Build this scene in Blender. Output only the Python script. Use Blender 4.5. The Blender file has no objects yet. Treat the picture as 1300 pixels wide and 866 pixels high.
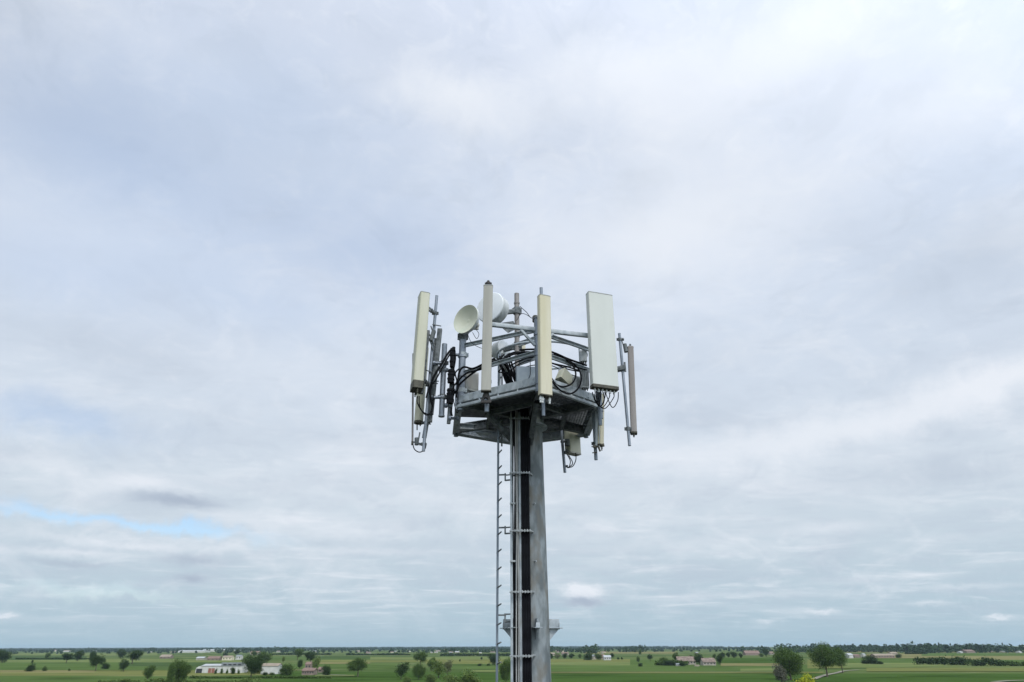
import bpy, bmesh, math, random
from mathutils import Vector, Matrix

random.seed(7)
R = math.radians
SC = bpy.context.scene
COL = SC.collection

# ------------------------------------------------------------------ camera model (measured from the picture)
F, CX, CY, HOR, ROLL, CAMZ = 834.0, 650.0, 433.0, 821.0, 0.0035, 18.0
PITCH = math.atan((HOR - CY) / F)


def ray(px, py):
    a, b = px - CX, CY - py
    c, s = math.cos(ROLL), math.sin(ROLL)
    a, b = a * c + b * s, -a * s + b * c
    u, v = a / F, b / F
    return Vector((u, math.cos(PITCH) - v * math.sin(PITCH), math.sin(PITCH) + v * math.cos(PITCH)))


def atz(px, py, z):
    d = ray(px, py); t = (z - CAMZ) / d.z
    return Vector((d.x * t, d.y * t, z))


def at(px, py, Y):
    d = ray(px, py); t = Y / d.y
    return Vector((d.x * t, Y, CAMZ + d.z * t))


def ground(px, py):
    d = ray(px, py); t = -CAMZ / d.z
    return Vector((d.x * t, d.y * t, 0))


# ------------------------------------------------------------------ materials
def lin(r, g, b):
    f = lambda c: (c / 255 / 12.92) if c <= 10 else ((c / 255 + 0.055) / 1.055) ** 2.4
    return (f(r), f(g), f(b))


def mat(name, a, b=None, rough=0.6, metal=0.0, scale=(6, 6, 6), detail=6, contrast=(0.35, 0.65), bump=0.0,
        c=None, cscale=2.0, cpos=(0.55, 0.7), spec=0.4, world=False, ttype='noise'):
    m = bpy.data.materials.new(name); m.use_nodes = True
    nt = m.node_tree; n = nt.nodes; l = nt.links
    bs = n['Principled BSDF']
    bs.inputs['Roughness'].default_value = rough
    bs.inputs['Metallic'].default_value = metal
    bs.inputs['Specular IOR Level'].default_value = spec
    b = b or a
    if world:
        g = n.new('ShaderNodeNewGeometry'); src = g.outputs['Position']
    else:
        g = n.new('ShaderNodeTexCoord'); src = g.outputs['Object']
    mp = n.new('ShaderNodeMapping'); mp.inputs['Scale'].default_value = scale
    l.new(src, mp.inputs['Vector'])
    if ttype == 'voronoi':
        t = n.new('ShaderNodeTexVoronoi'); t.inputs['Scale'].default_value = 1
        sp = n.new('ShaderNodeSeparateColor'); l.new(t.outputs['Color'], sp.inputs[0]); o = sp.outputs[0]
    else:
        t = n.new('ShaderNodeTexNoise'); t.inputs['Scale'].default_value = 1
        t.inputs['Detail'].default_value = detail; o = t.outputs['Fac']
    l.new(mp.outputs[0], t.inputs['Vector'])
    mr = n.new('ShaderNodeMapRange'); mr.inputs[1].default_value, mr.inputs[2].default_value = contrast
    l.new(o, mr.inputs[0])
    mx = n.new('ShaderNodeMix'); mx.data_type = 'RGBA'
    mx.inputs[6].default_value = (*a, 1); mx.inputs[7].default_value = (*b, 1)
    l.new(mr.outputs[0], mx.inputs[0]); out = mx.outputs[2]
    if c:
        t2 = n.new('ShaderNodeTexNoise'); t2.inputs['Scale'].default_value = cscale; t2.inputs['Detail'].default_value = 8
        l.new(mp.outputs[0] if cscale > 0 else src, t2.inputs['Vector'])
        m2 = n.new('ShaderNodeMapRange'); m2.inputs[1].default_value, m2.inputs[2].default_value = cpos
        l.new(t2.outputs['Fac'], m2.inputs[0])
        x2 = n.new('ShaderNodeMix'); x2.data_type = 'RGBA'; l.new(m2.outputs[0], x2.inputs[0])
        l.new(out, x2.inputs[6]); x2.inputs[7].default_value = (*c, 1); out = x2.outputs[2]
    l.new(out, bs.inputs['Base Color'])
    if bump:
        bp = n.new('ShaderNodeBump'); bp.inputs['Strength'].default_value = bump; bp.inputs['Distance'].default_value = 0.01
        l.new(o, bp.inputs['Height']); l.new(bp.outputs[0], bs.inputs['Normal'])
    return m


M = {}
M['galv'] = mat('galvanised_steel', (.29, .33, .35), (.45, .49, .51), .55, .15, (9, 9, 5), 8, (.35, .65), .15, c=(.27, .275, .25), cscale=.6, cpos=(.56, .75))
M['pole'] = mat('weathered_pole_steel', (.125, .145, .15), (.27, .30, .31), .6, .12, (4.2, 4.2, 2.0), 10, (.41, .59), .12, c=(.175, .165, .14), cscale=.9, cpos=(.5, .68))
M['galv_dark'] = mat('dark_steel', (.075, .088, .09), (.17, .185, .19), .65, .1, (12, 12, 12), 7, (.35, .65), .2)  # darker mottled steel for inner platform parts, brackets and clamps
M['pipe'] = mat('grey_mount_pipe', (.17, .20, .235), (.27, .30, .34), .5, .35, (14, 14, 3), 6)
M['pipe_brown'] = mat('dull_brown_pipe', (.19, .175, .165), (.28, .26, .245), .6, .15, (14, 14, 3), 6)
M['rad_white'] = mat('white_radome', (.53, .55, .50), (.62, .635, .585), .42, 0, (1.8, 1.8, .6), 7, (.3, .75), 0, c=(.46, .47, .40), cscale=1.5, cpos=(.56, .8))
M['rad_cream'] = mat('cream_radome', (.44, .44, .32), (.52, .51, .40), .45, 0, (5, 5, .6), 7, (.35, .65), 0, c=(.44, .45, .32), cscale=1.4, cpos=(.56, .78))
M['rad_yellow'] = mat('yellowed_radome', (.56, .515, .35), (.64, .60, .46), .45, 0, (5, 5, .7), 7, (.35, .65), 0, c=(.52, .47, .33), cscale=1.4, cpos=(.56, .78))
M['rad_grey'] = mat('grey_radome', (.33, .32, .275), (.41, .40, .345), .5, 0, (6, 6, .7), 7, c=(.33, .32, .28), cscale=1.4, cpos=(.56, .78))
M['rad_brown'] = mat('brown_grey_radome', (.23, .205, .19), (.31, .285, .265), .5, 0, (8, 8, .7), 7)
M['dish_cream'] = mat('cream_dish', (.52, .53, .41), (.60, .60, .50), .45, 0, (3, 3, 3), 6, (.35, .65), 0, c=(.45, .50, .38), cscale=.8, cpos=(.5, .75))
M['dish_white'] = mat('white_dish', (.66, .69, .70), (.74, .76, .77), .4, 0, (3, 3, 3), 6)
M['box_grey'] = mat('light_grey_casing', (.42, .44, .44), (.54, .56, .55), .5, 0, (8, 8, 4), 6, c=(.36, .36, .33), cscale=1.2, cpos=(.55, .75))
M['box_light'] = mat('pale_casing', (.52, .52, .49), (.62, .62, .58), .5, 0, (8, 8, 4), 6)
M['box_blue'] = mat('blue_grey_casing', (.24, .29, .33), (.30, .35, .39), .5, .1, (5, 5, 5), 6)
M['cap_grey'] = mat('grey_end_cap', (.19, .20, .19), (.27, .28, .265), .55, 0, (12, 12, 12), 4)
M['capdark'] = mat('dark_plastic_cap', (.045, .042, .03), (.09, .085, .06), .6, 0, (20, 20, 20), 5)
M['cable'] = mat('black_cable', (.004, .0045, .006), (.010, .011, .014), .7, 0, (20, 20, 5), 4, spec=.12)
M['cable_grey'] = mat('grey_cable', (.30, .30, .29), (.42, .42, .40), .5, .2, (10, 10, 2), 4)
M['conn'] = mat('white_connector', (.62, .64, .62), (.72, .73, .71), .4, .1, (20, 20, 20), 3)
M['tie'] = mat('zinc_clamp', (.28, .30, .30), (.40, .42, .42), .5, .2, (20, 20, 20), 3)
M['ladder'] = mat('ladder_steel', (.12, .15, .18), (.19, .225, .26), .5, .3, (14, 14, 3), 6)
M['rust'] = mat('dark_bracket', (.04, .04, .04), (.075, .068, .065), .7, .2, (25, 25, 25), 5)
M['bark'] = mat('bark', (.07, .055, .04), (.13, .105, .08), .9, 0, (3, 3, .6), 6)


def leafmat(name, a, b, c):
    m = mat(name, a, b, .6, 0, (.16, .16, .2), 5, (.35, .65), 0, c=c, cscale=5.0, cpos=(.5, .72), spec=.05)
    m.node_tree.nodes['Principled BSDF'].inputs['Subsurface Weight'].default_value = 0
    return m


M['leaf'] = leafmat('green_leaves', (.045, .08, .02), (.076, .124, .032), (.105, .155, .042))
M['leaf_dark'] = leafmat('dark_leaves', (.021, .043, .014), (.040, .070, .022), (.056, .088, .028))
M['leaf_pale'] = leafmat('pale_leaves', (.075, .12, .03), (.115, .165, .045), (.15, .19, .055))
M['leaf_olive'] = leafmat('olive_leaves', (.10, .125, .05), (.15, .165, .08), (.18, .17, .10))
M['leaf_yellow'] = leafmat('yellow_green_leaves', (.22, .26, .015), (.36, .38, .02), (.45, .43, .03))
M['leaf_grey'] = leafmat('bare_grey_twigs', (.08, .085, .06), (.12, .12, .09), (.14, .13, .10))
M['wall_white'] = mat('white_render', (.46, .46, .43), (.58, .58, .55), .8, 0, (.3, .3, .3), 6)
M['wall_cream'] = mat('cream_render', (.55, .50, .36), (.66, .60, .45), .8, 0, (.3, .3, .3), 6)
M['wall_brick'] = mat('pale_brick', (.20, .155, .125), (.28, .22, .18), .85, 0, (.6, .6, .6), 6)
M['wall_stone'] = mat('stone_wall', (.28, .25, .21), (.38, .35, .29), .85, 0, (.5, .5, .5), 6)
M['roof_tile'] = mat('terracotta_tiles', (.15, .10, .08), (.22, .15, .12), .85, 0, (.5, .5, .5), 6)
M['roof_tan'] = mat('tan_roof', (.22, .18, .135), (.29, .24, .18), .8, 0, (.4, .4, .4), 6)
M['roof_brown'] = mat('brown_roof_tiles', (.13, .095, .075), (.24, .185, .15), .85, 0, (.5, .5, .5), 6)
M['roof_grey'] = mat('grey_roof', (.16, .18, .19), (.26, .28, .29), .7, .1, (.4, .4, .4), 6)
M['roof_white'] = mat('pale_sheet_roof', (.34, .36, .36), (.44, .45, .45), .6, .1, (.4, .4, .4), 6)
M['dark_open'] = mat('dark_glass_and_shade', (.02, .022, .025), (.04, .042, .045), .3, 0, (1, 1, 1), 2)  # window glass, and the painted shade in the shed's open end
M['door_red'] = mat('red_brown_door', (.22, .09, .06), (.30, .13, .09), .7, 0, (1, 1, 1), 4)


# ------------------------------------------------------------------ mesh helpers (world coordinates)
def finish(name, bm, m, parent=None, smooth=True, base=None, dbl=False):
    o_loc = Vector((0, 0, 0))
    if parent is not None:
        o_loc = Vector(parent['_base'])
    elif base is not None:
        o_loc = Vector(base)
    bmesh.ops.translate(bm, verts=bm.verts, vec=-o_loc)
    bmesh.ops.recalc_face_normals(bm, faces=bm.faces)
    me = bpy.data.meshes.new(name); bm.to_mesh(me); bm.free()
    me.materials.append(m)
    if smooth:
        me.polygons.foreach_set('use_smooth', [True] * len(me.polygons))
        me.set_sharp_from_angle(angle=R(35))
    o = bpy.data.objects.new(name, me); COL.objects.link(o)
    if parent is not None:
        o.parent = parent
    else:
        o.location = o_loc
    o['_base'] = tuple(o_loc)
    return o


def tag(o, label=None, cat=None, group=None, kind=None):
    if label: o['label'] = label
    if cat: o['category'] = cat
    if group: o['group'] = group
    if kind: o['kind'] = kind
    return o


def empty(name, loc, label, cat, group=None):
    o = bpy.data.objects.new(name, None); COL.objects.link(o)
    o.location = loc; o.empty_display_size = .2
    o['_base'] = tuple(loc)
    return tag(o, label, cat, group)


def prism(bm, sec, p, q, right, caps=True, sec2=None):
    """extrude the 2D section (u along right, w along axis x right) from p to q"""
    ax = (q - p).normalized()
    right = (right - ax * right.dot(ax)).normalized()
    fw = ax.cross(right)
    A = [bm.verts.new(p + right * u + fw * w) for u, w in sec]
    B = [bm.verts.new(q + right * u + fw * w) for u, w in (sec2 or sec)]
    n = len(sec)
    for i in range(n):
        bm.faces.new((A[i], A[(i + 1) % n], B[(i + 1) % n], B[i]))
    if caps:
        bm.faces.new(A[::-1]); bm.faces.new(B)


def rrect(w, h, r=.01, seg=3):
    out = []
    for cx, cy, a0 in ((w / 2 - r, h / 2 - r, 0), (-w / 2 + r, h / 2 - r, 90), (-w / 2 + r, -h / 2 + r, 180), (w / 2 - r, -h / 2 + r, 270)):
        for k in range(seg + 1):
            a = R(a0 + 90 * k / seg); out.append((cx + r * math.cos(a), cy + r * math.sin(a)))
    return out


def bar(bm, p, q, w, h, r=None):
    """rectangular bar: w horizontal width, h the other dimension"""
    ax = (q - p).normalized()
    side = ax.cross(Vector((0, 0, 1)))
    if side.length < .2: side = Vector((1, 0, 0))
    prism(bm, rrect(w, h, r or min(w, h) * .08, 2), p, q, side)


def channel(bm, p, q, w, h, t=.012, flip=1):
    """C profile: web h tall, two flanges w wide"""
    ax = (q - p).normalized(); side = ax.cross(Vector((0, 0, 1))).normalized() * flip
    z = h / 2
    # section in (side, up) with up = ax x side
    s = [(0, -z), (w, -z), (w, -z + t), (t, -z + t), (t, z - t), (w, z - t), (w, z), (0, z)]
    s = [(u - w / 2, v) for u, v in s]
    prism(bm, s, p, q, side)


def ibeam(bm, p, q, w, h, t=.012):
    ax = (q - p).normalized(); side = ax.cross(Vector((0, 0, 1))).normalized(); z = h / 2; x = w / 2; k = t / 2
    s = [(-x, -z), (x, -z), (x, -z + t), (k, -z + t), (k, z - t), (x, z - t), (x, z), (-x, z), (-x, z - t), (-k, z - t), (-k, -z + t), (-x, -z + t)]
    prism(bm, s, p, q, side)


def circ(r, n=14):
    return [(r * math.cos(2 * math.pi * k / n), r * math.sin(2 * math.pi * k / n)) for k in range(n)]


def rod(bm, p, q, r, n=14, r2=None):
    ax = (q - p).normalized()
    right = Vector((1, 0, 0)) if abs(ax.x) < .8 else Vector((0, 1, 0))
    prism(bm, circ(r, n), p, q, right, sec2=circ(r2, n) if r2 else None)


def smoothpts(pts, n=8):
    P = [pts[0]] + list(pts) + [pts[-1]]; out = []
    for i in range(1, len(P) - 2):
        a, b, c, d = P[i - 1], P[i], P[i + 1], P[i + 2]
        for k in range(n):
            t = k / n
            out.append(.5 * ((2 * b) + (c - a) * t + (2 * a - 5 * b + 4 * c - d) * t * t + (-a + 3 * b - 3 * c + d) * t ** 3))
    out.append(pts[-1]); return out


def tube(bm, pts, r, n=8, smooth=True):
    pts = smoothpts(pts) if smooth and len(pts) > 2 else list(pts)
    prev = None; u = None
    for i, p in enumerate(pts):
        d = (pts[min(i + 1, len(pts) - 1)] - pts[max(i - 1, 0)]).normalized()
        if u is None:
            u = d.cross(Vector((0, 0, 1)))
            if u.length < .1: u = d.cross(Vector((1, 0, 0)))
        u = (u - d * u.dot(d)).normalized(); w = d.cross(u)
        ring = [bm.verts.new(p + u * (r * math.cos(2 * math.pi * k / n)) + w * (r * math.sin(2 * math.pi * k / n))) for k in range(n)]
        if prev:
            for k in range(n): bm.faces.new((prev[k], prev[(k + 1) % n], ring[(k + 1) % n], ring[k]))
        else: bm.faces.new(ring[::-1])
        prev = ring
    bm.faces.new(prev)


def lathe(bm, prof, o, ax, n=40):
    ax = ax.normalized(); u = ax.cross(Vector((0, 0, 1)))
    if u.length < .1: u = Vector((1, 0, 0))
    u.normalize(); w = ax.cross(u); prev = None
    for r, z in prof:
        c = o + ax * z
        if r < 1e-5: ring = [bm.verts.new(c)]
        else: ring = [bm.verts.new(c + u * (r * math.cos(2 * math.pi * k / n)) + w * (r * math.sin(2 * math.pi * k / n))) for k in range(n)]
        if prev:
            for k in range(n):
                a, b = prev[k % len(prev)], prev[(k + 1) % len(prev)]
                c2, d = ring[(k + 1) % len(ring)], ring[k % len(ring)]
                vs = []
                for v in (a, b, c2, d):
                    if v not in vs: vs.append(v)
                if len(vs) > 2: bm.faces.new(vs)
        prev = ring


def clampring(bm, p, ax, r, h=.05, t=.012):
    """pipe clamp: collar with two bolts"""
    ax = ax.normalized()
    rod(bm, p - ax * h / 2, p + ax * h / 2, r + t, 16)
    for s in (-1, 1):
        side = Vector((s, 0, 0)) * (r + t + .012)
        bar(bm, p + side - ax * h * .45, p + side + ax * h * .45, .035, .03)
        f = Vector((0, 1, 0)) * .07
        rod(bm, p + side - f, p + side + f, .007, 6)


def azv(deg):          # 0 looks at the camera (-Y), positive turns to the picture's right
    a = R(deg); return Vector((math.sin(a), -math.cos(a), 0))


BM = bmesh.new


def one(name, fn, m, parent=None, **kw):
    bm = BM(); fn(bm); return finish(name, bm, m, parent, **kw)


# ------------------------------------------------------------------ tower
AX, AY = 0.355, 14.0
H0 = 4.5 + CAMZ                       # underside of the platform beams
BEAM = .26
corner_px = dict(front=(688, 494.4), right_front=(758, 518.6), right_back=(744, 553), back=(656, 564.5), left_back=(579, 551.5), left_front=(583, 518.5))
CN = {}
for k, (px, py) in corner_px.items():
    d = ray(px, py); t = 4.5 / d.z; CN[k] = Vector((d.x * t, d.y * t, H0))
CN['front'] = CN['front'] + Vector((0, .0, 0))
order = ['front', 'right_front', 'right_back', 'back', 'left_back', 'left_front']
UP = Vector((0, 0, 1))

tower = empty('monopole_tower', (AX, AY, 0), 'tall grey steel monopole carrying a hexagonal antenna platform', 'cell tower')


def pole_r(z):
    return .305 + (22.4 - z) * .0125


def f(bm):
    prof = [(pole_r(0), 0)]
    zs = [0, 6, 11.98, 12.02, 15, 18, 19.5, 21, 22.35, 22.76]
    lathe(bm, [(0, 0)] + [(pole_r(z) + (.012 if z < 12 else 0), z) for z in zs] + [(0, 22.762)], Vector((AX, AY, 0)), UP, 48)
one('pole', f, M['pole'], tower)
# foot plate and concrete base
one('base_plate', lambda bm: rod(bm, Vector((AX, AY, .3)), Vector((AX, AY, .36)), .85, 32), M['galv'], tower)
one('concrete_base', lambda bm: bar(bm, Vector((AX - 1.5, AY, .15)), Vector((AX + 1.5, AY, .15)), 3, .3), mat('concrete', (.3, .3, .28), (.4, .4, .38), .9), tower)
# perimeter beams
for i, k in enumerate(order):
    a, b = CN[k], CN[order[(i + 1) % 6]]
    d = (b - a).normalized() * .03
    up = UP * (BEAM / 2)
    def f(bm):
        open_ = k in ('left_front', 'front')
        channel(bm, a + UP * (.185 if open_ else .14) + d, b + UP * (.185 if open_ else .14) - d, .12, .16 if open_ else .25, .016, flip=-1)
        # lower cover strip and bolts
        n = UP.cross(d).normalized()
        for t in (.08, .2, .5, .8, .92):
            p = a.lerp(b, t) + UP * .185
            for s in (-.045, .045):
                q = p + UP * s
                rod(bm, q - n * .075, q + n * .075, .012, 6)
    one('platform_beam', f, M['galv'], tower)
    # second angle profile under the beam seen on the outside
    out = ((a + b) / 2 - Vector((AX, AY, H0))); out.z = 0; out.normalize()
    def f(bm):
        bar(bm, a + UP * .022 + out * .05, b + UP * .022 + out * .05, .07, .06)
        for t in (.03, .27, .5, .73, .97):
            q = a.lerp(b, t) + out * .045; bar(bm, q + UP * .03, q + UP * .13, .03, .02)
    one('edge_angle', f, M['galv'], tower)
# radial beams and an inner ring
C0 = Vector((AX, AY, H0))
for k in order:
    a = CN[k]; d = (a - C0).normalized()
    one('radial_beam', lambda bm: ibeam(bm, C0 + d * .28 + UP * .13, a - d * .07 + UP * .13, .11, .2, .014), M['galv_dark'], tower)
for i, k in enumerate(order):
    a = C0.lerp(CN[k], .56); b = C0.lerp(CN[order[(i + 1) % 6]], .56)
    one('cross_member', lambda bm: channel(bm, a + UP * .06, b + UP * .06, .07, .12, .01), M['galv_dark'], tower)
# diagonal struts from pole to beams
for k in order:
    a = C0.lerp(CN[k], .62) + UP * .02
    b = Vector((AX, AY, H0 - .55)) + (CN[k] - C0).normalized() * .31
    if k in ('front', 'left_front'):
        one('strut', lambda bm: bar(bm, b, a, .1, .1), M['galv_dark'], tower)
# collar round the pole head
one('pole_collar', lambda bm: lathe(bm, [(.30, -.12), (.42, -.12), (.42, -.09), (.34, -.09), (.34, .2), (.45, .2), (.45, .23), (.30, .23)], C0, UP, 40), M['galv'], tower)


# gratings: bar grating built from crossing flats, one panel per sector half
def grating(a, b, c, d, step=.038):
    """quad panel a-b-c-d at its own height, real bars"""
    def f(bm):
        n = max(2, int((d - a).length / step))
        for i in range(n + 1):
            t = i / n
            bar(bm, a.lerp(d, t), b.lerp(c, t), .008, .05)
        n2 = max(2, int((b - a).length / .07))
        for i in range(n2 + 1):
            t = i / n2
            bar(bm, a.lerp(b, t) + UP * .004, d.lerp(c, t) + UP * .004, .01, .045)
    return f


def plate(a, b, c, d, th=.012):
    def f(bm):
        lo = [bm.verts.new(p) for p in (a, b, c, d)]; hi = [bm.verts.new(p + UP * th) for p in (a, b, c, d)]
        bm.faces.new(lo[::-1]); bm.faces.new(hi)
        for i in range(4): bm.faces.new((lo[i], lo[(i + 1) % 4], hi[(i + 1) % 4], hi[i]))
    return f


FL = UP * (BEAM - .02)
for i, k in enumerate(order):
    k2 = order[(i + 1) % 6]
    a, b = CN[k] + FL, CN[k2] + FL
    c = C0 + FL
    ia, ib = c.lerp(a, .56), c.lerp(b, .56)
    oa, ob = c.lerp(a, .95), c.lerp(b, .95)
    na, nb = c.lerp(a, .2), c.lerp(b, .2)
    if k == 'left_back':      # LB-LF sector: mostly open at the outer side
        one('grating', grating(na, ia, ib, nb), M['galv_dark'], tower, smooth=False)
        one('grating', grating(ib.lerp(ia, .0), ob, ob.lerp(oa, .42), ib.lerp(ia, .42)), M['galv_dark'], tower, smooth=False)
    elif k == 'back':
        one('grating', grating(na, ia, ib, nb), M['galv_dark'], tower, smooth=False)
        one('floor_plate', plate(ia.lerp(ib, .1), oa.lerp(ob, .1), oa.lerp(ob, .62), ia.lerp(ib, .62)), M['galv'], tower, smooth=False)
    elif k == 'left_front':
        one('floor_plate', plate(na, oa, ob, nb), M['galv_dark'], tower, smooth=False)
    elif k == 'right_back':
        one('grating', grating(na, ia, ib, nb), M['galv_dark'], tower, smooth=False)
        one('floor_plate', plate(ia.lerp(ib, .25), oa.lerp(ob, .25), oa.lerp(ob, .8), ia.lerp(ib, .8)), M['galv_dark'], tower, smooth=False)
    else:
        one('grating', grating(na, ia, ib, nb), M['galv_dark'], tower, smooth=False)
        one('grating', grating(ia, oa, ob, ib), M['galv_dark'], tower, smooth=False)

def leftpart():
    z = H0 + .2
    p = [CN['left_front'] + UP * .2 + Vector((.03, .02, 0)), atz(584, 529.5, z), atz(632, 531, z), C0.lerp(CN['left_front'], .3) + UP * .2]
    one('floor_plate', plate(*p), M['galv_dark'], tower, smooth=False)
    a, b = atz(584, 541, H0 + .1), atz(644, 545, H0 + .1)
    one('cross_member', lambda bm: channel(bm, a, b, .07, .13, .01), M['galv'], tower)
    for x0, y0, x1, y1 in ((603, 549, 624, 553), (636, 552, 648, 556)):
        z2 = H0 + .01
        one('floor_plate', plate(atz(x0, y0, z2), atz(x1 - 2, y0 + .6, z2), atz(x1 + 2, y1 - .6, z2), atz(x0 + 6, y1, z2), .01), M['galv'], tower, smooth=False)


leftpart()
# corner posts
post_top = dict(front=405, right_front=430, right_back=452, back=None, left_back=None, left_front=424)
POST = {}
for k in order:
    c = CN[k]
    if k == 'back': top = H0 + 1.5
    elif k == 'left_back': top = H0 + 1.25
    elif k == 'right_back': top = H0 + 1.3
    else:
        px = {'front': 682, 'right_front': 762, 'left_front': 588}[k]
        top = at(px, post_top[k], c.y).z
    xoff = {'front': -.07, 'left_front': .03, 'right_front': .06}.get(k, 0)
    p = Vector((c.x + xoff, c.y, H0 - (.05 if k != 'right_front' else .22)))
    q = Vector((c.x + xoff, c.y, top)); POST[k] = (p, q)
    r = {'left_front': .075, 'front': .058}.get(k, .055)
    def f(bm):
        rod(bm, p, q, r, 20); rod(bm, q, q + UP * .015, r + .02, 20)
        for z in (.15, .75, 1.2):
            s = p + UP * z
            if s.z < q.z - .1: rod(bm, s, s + UP * .05, r + .014, 20)
    one('corner_post', f, M['pipe'], tower)


def onpost(k, px, py):
    """height on a post where the picture row py passes"""
    c = POST[k][0]; return Vector((c.x, c.y, at(px, py, c.y).z))


# guard rails between posts (top and middle)
zt = {'left_front': onpost('left_front', 588, 439).z, 'front': onpost('front', 684, 419).z}
top_z = (zt['left_front'] + zt['front']) / 2
mid_z = onpost('left_front', 588, 471).z * .5 + onpost('front', 684, 450).z * .5


def rail(k1, k2, z1, z2, w=.05, h=.085):
    a = POST[k1][0].copy(); b = POST[k2][0].copy(); a.z, b.z = z1, z2
    one('guard_rail', lambda bm: channel(bm, a, b, w, h, .009, flip=1), M['galv'], tower)


rail('left_front', 'front', zt['left_front'], zt['front'])
rail('front', 'right_front', onpost('front', 684, 421).z, onpost('right_front', 760, 447).z)
for k1, k2 in (('left_front', 'front'), ('front', 'right_front')):
    rail(k1, k2, mid_z if 'back' not in k1 + k2 else mid_z - .03, mid_z if 'back' not in k1 + k2 else mid_z - .03)
# front outrigger arm carrying the grey and the white panel
armL = at(617, 411, 11.62); armR = at(752, 427, 12.2); armR.z = armL.z = (armL.z + armR.z) / 2
armL = Vector((armL.x, 11.62, armL.z)); armR = Vector((armR.x, 12.2, armL.z))
one('outrigger_arm', lambda bm: bar(bm, armL, armR, .07, .085), M['galv'], tower)
fp = POST['front'][0]
for s, ex in ((-.33, -.33), (.33, .33)):
    a = armL.lerp(armR, .5); a = Vector((fp.x + ex, armL.lerp(armR, (fp.x + ex - armL.x) / (armR.x - armL.x)).y, armL.z - .04))
    b = Vector((fp.x + .05 * (1 if s > 0 else -1), fp.y - .03, armL.z - .36))
    one('arm_brace', lambda bm: bar(bm, b, a, .05, .05), M['galv'], tower)
# lower front arm (behind the beams' front face) holding the lower ends of those pipes
lowz = H0 + .16
loL = at(617, 503, 11.95); loR = at(757, 508, 12.62)
# central mast pipe behind with cross brackets
mast_t = at(656, 373, 13.9); mast_b = at(656, 470, 13.9); mast_b.x = mast_t.x
def f(bm):
    rod(bm, mast_b, mast_t, .058, 20)
    rod(bm, mast_b - UP * .02, mast_b + UP * .05, .075, 20)
    for py in (386, 394, 399, 428, 436):
        z = at(656, py, 13.9).z; p = Vector((mast_t.x, 13.9, z)); rod(bm, p, p + UP * .035, .07, 20)
one('mast_pipe', f, M['pipe_brown'], tower)
for py1, py2, xo in ((438, 430, 1), (462, 454, 1)):
    a = Vector((mast_t.x, 13.9, at(656, py1, 13.9).z)); b = atz(685, py2 - 2, a.z)
    one('mast_bracket', lambda bm: channel(bm, a, b, .05, .11, .01), M['galv'], tower)
a = Vector((mast_t.x, 13.9, at(656, 463, 13.9).z)); b = Vector((POST['back'][0].x, POST['back'][0].y, a.z))
one('mast_bracket', lambda bm: channel(bm, a, b, .05, .11, .01), M['galv'], tower)
# cable hoop: a ring carried by the posts
hz = at(655, 447, 13.2).z
hc = Vector((.66, 13.42, hz))
def f(bm):
    pts = []
    for k in range(49):
        a = 2 * math.pi * k / 48; pts.append(hc + Vector((1.0 * math.cos(a), .78 * math.sin(a), 0)))
    tube(bm, pts, .028, 8, smooth=False)
    for k in (3, 11, 19, 27, 35, 43):
        a = 2 * math.pi * k / 48; p = hc + Vector((1.0 * math.cos(a), .78 * math.sin(a), 0))
        rod(bm, Vector((p.x, p.y, H0 + BEAM)), p, .018, 8)
one('cable_hoop', f, M['galv'], tower)

# shoulder brackets on the pole, level with the drone
zb = at(674, 797, 13.7).z
for az in (-90, 90, 12, 180, -40):
    n = azv(az); c = Vector((AX, AY, zb)); s = n.cross(UP)
    r0 = pole_r(zb) - .02
    bm = BM()
    L = .215
    a = c + n * r0; b = c + n * (r0 + L)
    bar(bm, a, b + n * .06, .15, .016)                       # flange
    bar(bm, a + UP * .085, b + UP * .085, .014, .155)           # web above
    # gusset under
    v = [bm.verts.new(p) for p in (a - UP * .008 + s * .006, b - UP * .008 + s * .006, a - UP * .24 + s * .006)]
    w = [bm.verts.new(p.co - s * .012) for p in v]
    bm.faces.new(v); bm.faces.new(w[::-1])
    for i in range(3): bm.faces.new((v[i], v[(i + 1) % 3], w[(i + 1) % 3], w[i]))
    bar(bm, b + UP * .03 - s * .035, b + UP * .03 + s * .035, .012, .11)
    finish('shoulder_bracket', bm, M['galv'], tower)
# thin welded seams / old clamp straps
for py in (640, 713):
    z = at(678, py, 13.7).z
    one('pole_stud', lambda bm: rod(bm, Vector((AX + .07, AY - pole_r(z) + .01, z)), Vector((AX + .11, AY - pole_r(z) - .05, z)), .012, 8), M['galv'], tower)

# ------------------------------------------------------------------ cable run on the pole
YC = 13.56
CLAMPS = [533, 602, 675, 752, 833]


def colx(px_top, px_bot, Y=YC):
    """a vertical line at depth Y passing the given picture columns"""
    return at(px_bot, 800, Y).x


runs = []   # picture column near y=800, radius, material, label
def vert(px, Y, ztop, zbot=.4):
    x = at(px, 800, Y).x
    return [Vector((x, Y, ztop)), Vector((x, Y, zbot))]


ZT = H0 + .1
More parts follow.
